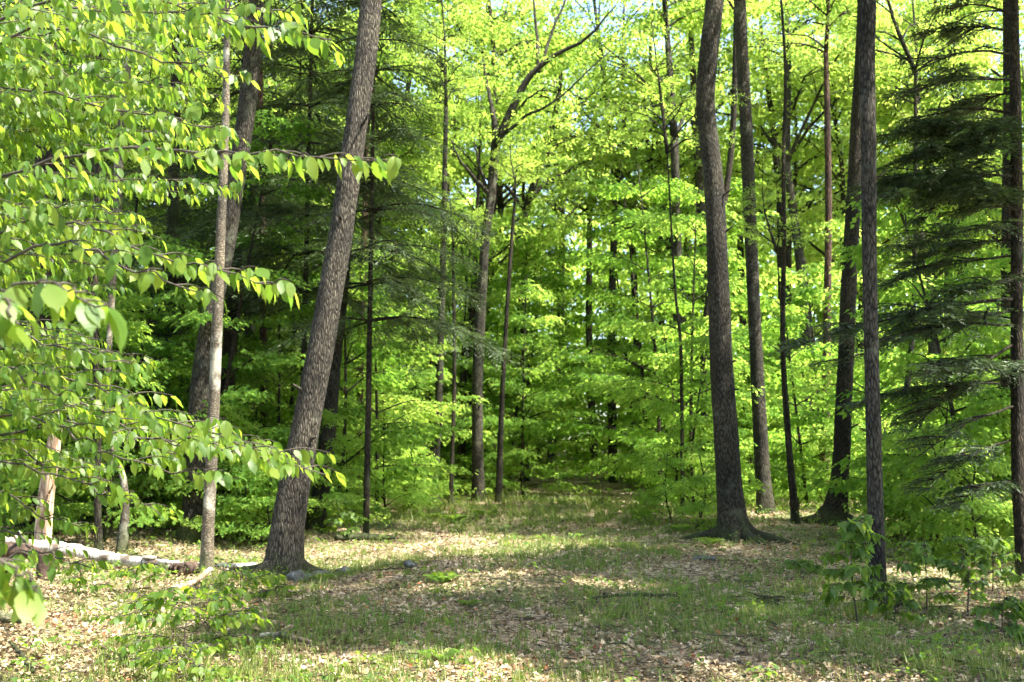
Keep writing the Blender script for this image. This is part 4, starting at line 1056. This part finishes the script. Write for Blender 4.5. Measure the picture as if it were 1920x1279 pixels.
# ---------------------------------------------------------------- fallen wood, stump and stones
def along_x(c):
    c = np.asarray(c); return c
def log(name, label, pts, radii, mat, sides=14, rough=.04, seed=0, parts=(), n=26, cat='log'):
    rng = np.random.default_rng(seed + 970)
    c = curve(pts, n, .006, rng); base = c[0].copy(); base[2] = float(terrain(base[0], base[1]))
    rr = np.interp(np.linspace(0, 1, n), np.linspace(0, 1, len(radii)), radii)
    w = Wood(); w.add(tube(c, rr, sides, rough, 0, rng))
    t = thing(name, label, cat, base)
    link('bark_shell' if parts else 'wood', w.mesh('log', mat, base), t)
    for nm, vf, m in parts:
        pw = Wood(); pw.add(vf); link(nm, pw.mesh(nm, m, base), t)
    return t
def gz(px, py, d, h=0.0):
    p = W(px, py, d); p[2] = terrain(p[0], d) + h; return p
rg = np.random.default_rng(3)
logpts = [W(-60, 1008, 14.6), W(0, 1018, 14.5), W(120, 1030, 14.3), W(220, 1048, 14.1), W(320, 1060, 13.8), W(400, 1064, 14.3), W(480, 1062, 14.8)]
log('birch_log', 'white fallen birch log lying along the ground at left', logpts, [.095, .095, .09, .08, .075, .065, .05], M['birch'], 20, .06, 1, n=60, parts=[
    ('branch_stub', tube(curve([W(38, 1022, 14.35), W(30, 1008, 14.2), W(22, 1003, 14.1)], 6), [.05, .035, .03, .025, .02, .02], 8), M['birch']),
    ('branch_stub', tube(curve([W(44, 1016, 14.35), W(40, 1002, 14.3), W(36, 996, 14.25)], 6), [.02, .018, .015, .012, .01, .01], 6), M['birch']),
    ('rotten_core', tube(curve([W(-60, 1026, 14.45), W(20, 1032, 14.35), W(75, 1036, 14.25)], 8), [.13, .13, .125, .12, .11, .1, .09, .05], 12, .08), M['rot']),
    ('bark_flake', tube(curve([W(268, 1046, 13.85), W(292, 1047, 13.8)], 5), [.03, .032, .034, .032, .03], 7, .1), M['birch']),
    ('bark_flake', tube(curve([W(296, 1054, 13.65), W(322, 1055, 13.6)], 5), [.028, .035, .035, .03, .02], 7, .1), M['birch'])])
log('rotten_log', 'dark rotting log propped under the birch log', [gz(318, 1072, 13.4, .06), gz(345, 1073, 13.4, .07), gz(370, 1072, 13.5, .06)], [.07, .09, .07], M['rot'], 12, .08, 2)
log('dead_branch', 'pale bare branch slanting in front of the birch log end', [gz(312, 1104, 11.6, .02), gz(360, 1094, 11.9, .06), gz(395, 1080, 12.3, .16)], [.02, .035, .03], M['snag'], 9, .05, 3, cat='branch')
log('birch_branch', 'short white birch branch lying in the left front shade', [gz(488, 1186, 8.9, .03), gz(530, 1190, 8.8, .035), gz(584, 1197, 8.6, .02)], [.02, .027, .018], M['birch'], 10, .04, 4, cat='branch')
log('fallen_log', 'pale greenish log end poking in at the lower left edge', [gz(-60, 1182, 9.0, .04), gz(0, 1182, 9.0, .045), gz(42, 1182, 9.0, .04)], [.04, .045, .04], M['bark_pale'], 10, .05, 5)
log('fallen_branch', 'long grey stick lying across the track in the shade', [gz(1110, 1124, 10.9, .02), gz(1180, 1122, 11.0, .025), gz(1290, 1116, 11.3, .015)], [.012, .02, .014], M['bark'], 8, .05, 6, cat='branch')
log('fallen_branch', 'dark curved stick in the lower left corner', [gz(15, 1232, 7.9, .06), gz(35, 1250, 7.6, .03), gz(62, 1272, 7.1, .02)], [.008, .016, .014], M['bark_dark'], 8, .05, 7, cat='branch')
log('fallen_log', 'thin log lying behind the leaning trunk at its left', [gz(405, 1000, 19.0, .06), gz(450, 1006, 18.6, .07), gz(500, 1016, 18, .06)], [.05, .06, .05], M['bark'], 10, .05, 8)
log('fallen_branch', 'mossy low log at the clearing edge right of leaning trunk', [gz(630, 1008, 18.2, .06), gz(680, 1000, 18.8, .08), gz(740, 994, 19.4, .05)], [.05, .08, .04], M['bark'], 10, .06, 9, cat='branch')
log('fallen_log', 'dark log lying across the far track', [gz(1010, 950, 33, .08), gz(1060, 947, 34, .1), gz(1130, 945, 35, .08)], [.06, .10, .07], M['bark_dark'], 10, .06, 10)
log('fallen_branch', 'thin stick on shaded ground right of the stout trunk', [gz(1495, 1062, 13.4, .02), gz(1530, 1055, 13.8, .03), gz(1580, 1045, 14.4, .03)], [.01, .016, .012], M['bark_dark'], 8, .05, 11, cat='branch')
log('fallen_branch', 'dark twig lying near the bottom right corner', [gz(1690, 1236, 7.8, .02), gz(1750, 1240, 7.7, .03), gz(1815, 1252, 7.5, .015)], [.008, .012, .008], M['bark_dark'], 8, .05, 12, cat='branch')
log('fallen_branch', 'slim stick between the fern and the rocks at clearing centre', [gz(690, 1062, 13.9, .01), gz(740, 1066, 13.7, .02), gz(800, 1070, 13.6, .01)], [.006, .010, .006], M['bark_dark'], 6, .05, 13, cat='branch')
def snag():
    rng = np.random.default_rng(4)
    b = gz(80, 1020, 15.2)
    t = thing('dead_snag', 'broken bare pale snag standing behind the birch log', 'dead tree', b)
    c = curve([b - [0, 0, .2], W(84, 960, 15.2), W(92, 890, 15.2), W(101, 830, 15.2), W(107, 782, 15.2)], 20)
    v, f = tube(c, np.linspace(.125, .085, 20), 16, .04, .02, rng, cap=True)
    topr = v[19 * 16:20 * 16]; topr[:, 2] += rng.uniform(-.04, .2, 16)
    w = Wood(); w.add((v, f)); link('trunk', w.mesh('snag', M['snag'], b), t)
    w = Wood(); w.add(tube(curve([W(92, 925, 15.1), W(97, 916, 15.05), W(99, 908, 15.0)], 5), [.02, .018, .014, .01, .006], 6)); link('branch_stub', w.mesh('stub', M['snag'], b), t)
    b = gz(80, 1083, 12.9)
    t = thing('tree_stump', 'dark reddish rotten stump standing in front of the birch log', 'stump', b)
    v, f = tube(curve([b - [0, 0, .1], b + [0, 0, .16], b + [.01, 0, .30]], 9), np.linspace(.085, .065, 9), 14, .05, .02, rng)
    v[8 * 14:9 * 14, 2] += rng.uniform(-.04, .05, 14)
    w = Wood(); w.add((v, f)); link('wood', w.mesh('stump', M['rot'], b), t)
snag()

def stone(label, px, py, d, s, seed):
    rng = np.random.default_rng(seed + 60)
    import bmesh
    bm = bmesh.new(); bmesh.ops.create_icosphere(bm, subdivisions=3, radius=1)
    k = rng.uniform(0, 6.28, 6)
    for v in bm.verts:
        p = v.co; q = 1 + .16 * math.sin(p.x * 3 + k[0]) + .14 * math.sin(p.y * 3.3 + k[1]) + .12 * math.sin(p.z * 4 + k[2] + p.x * 2) + .05 * math.sin(p.x * 9 + p.y * 7 + k[3])
        v.co = Vector((p.x * s[0], p.y * s[1], max(p.z, -.4) * s[2])) * q
    me = bpy.data.meshes.new('stone'); bm.to_mesh(me); bm.free()
    me.polygons.foreach_set('use_smooth', [True] * len(me.polygons)); me.materials.append(M['stone'])
    o = link('stone', me, None, gz(px, py, d, s[2] * .02)); o.rotation_euler = (0, 0, k[4])
    tag(o, label, 'stone')
stone('pale rock at the sunny foot of the thick leaning trunk', 556, 1084, 13.0, (.16, .12, .10), 1)
stone('small round rock just right of the leaning trunk foot', 574, 1072, 13.3, (.09, .08, .07), 2)
stone('low flat rock right of the leaning trunk in the litter', 612, 1060, 14.1, (.22, .12, .07), 3)
stone('little bluish rock sitting alone in the clearing', 768, 1057, 14.0, (.10, .08, .07), 4)
stone('small grey rock beside the flat rock near the leaning trunk', 645, 1058, 14.3, (.12, .09, .06), 5)
stone('dim flat rock in shade below the stout mossy trunk', 1322, 1046, 14.6, (.18, .1, .06), 6)

def brush_pile():
    rng = np.random.default_rng(8); b = gz(1440, 1108, 11.3)
    t = thing('twig_heap', 'small dark heap of dead twigs in the sunny strip', 'twig heap', b)
    for k in range(16):
        a = rng.uniform(0, 6.28); l = rng.uniform(.15, .38); z = rng.uniform(.01, .10); o = rng.normal(0, .07, 2)
        d = np.array([math.cos(a), math.sin(a), rng.uniform(-.1, .35)]) * l / 2; c = np.array([o[0], o[1], z])
        w = Wood(); w.add(tube(curve([c - d, c + rng.normal(0, .02, 3), c + d], 5), [.006, .006, .005, .004, .002], 5)); link('twig', w.mesh('twig', M['bark_dark']), t)
brush_pile()
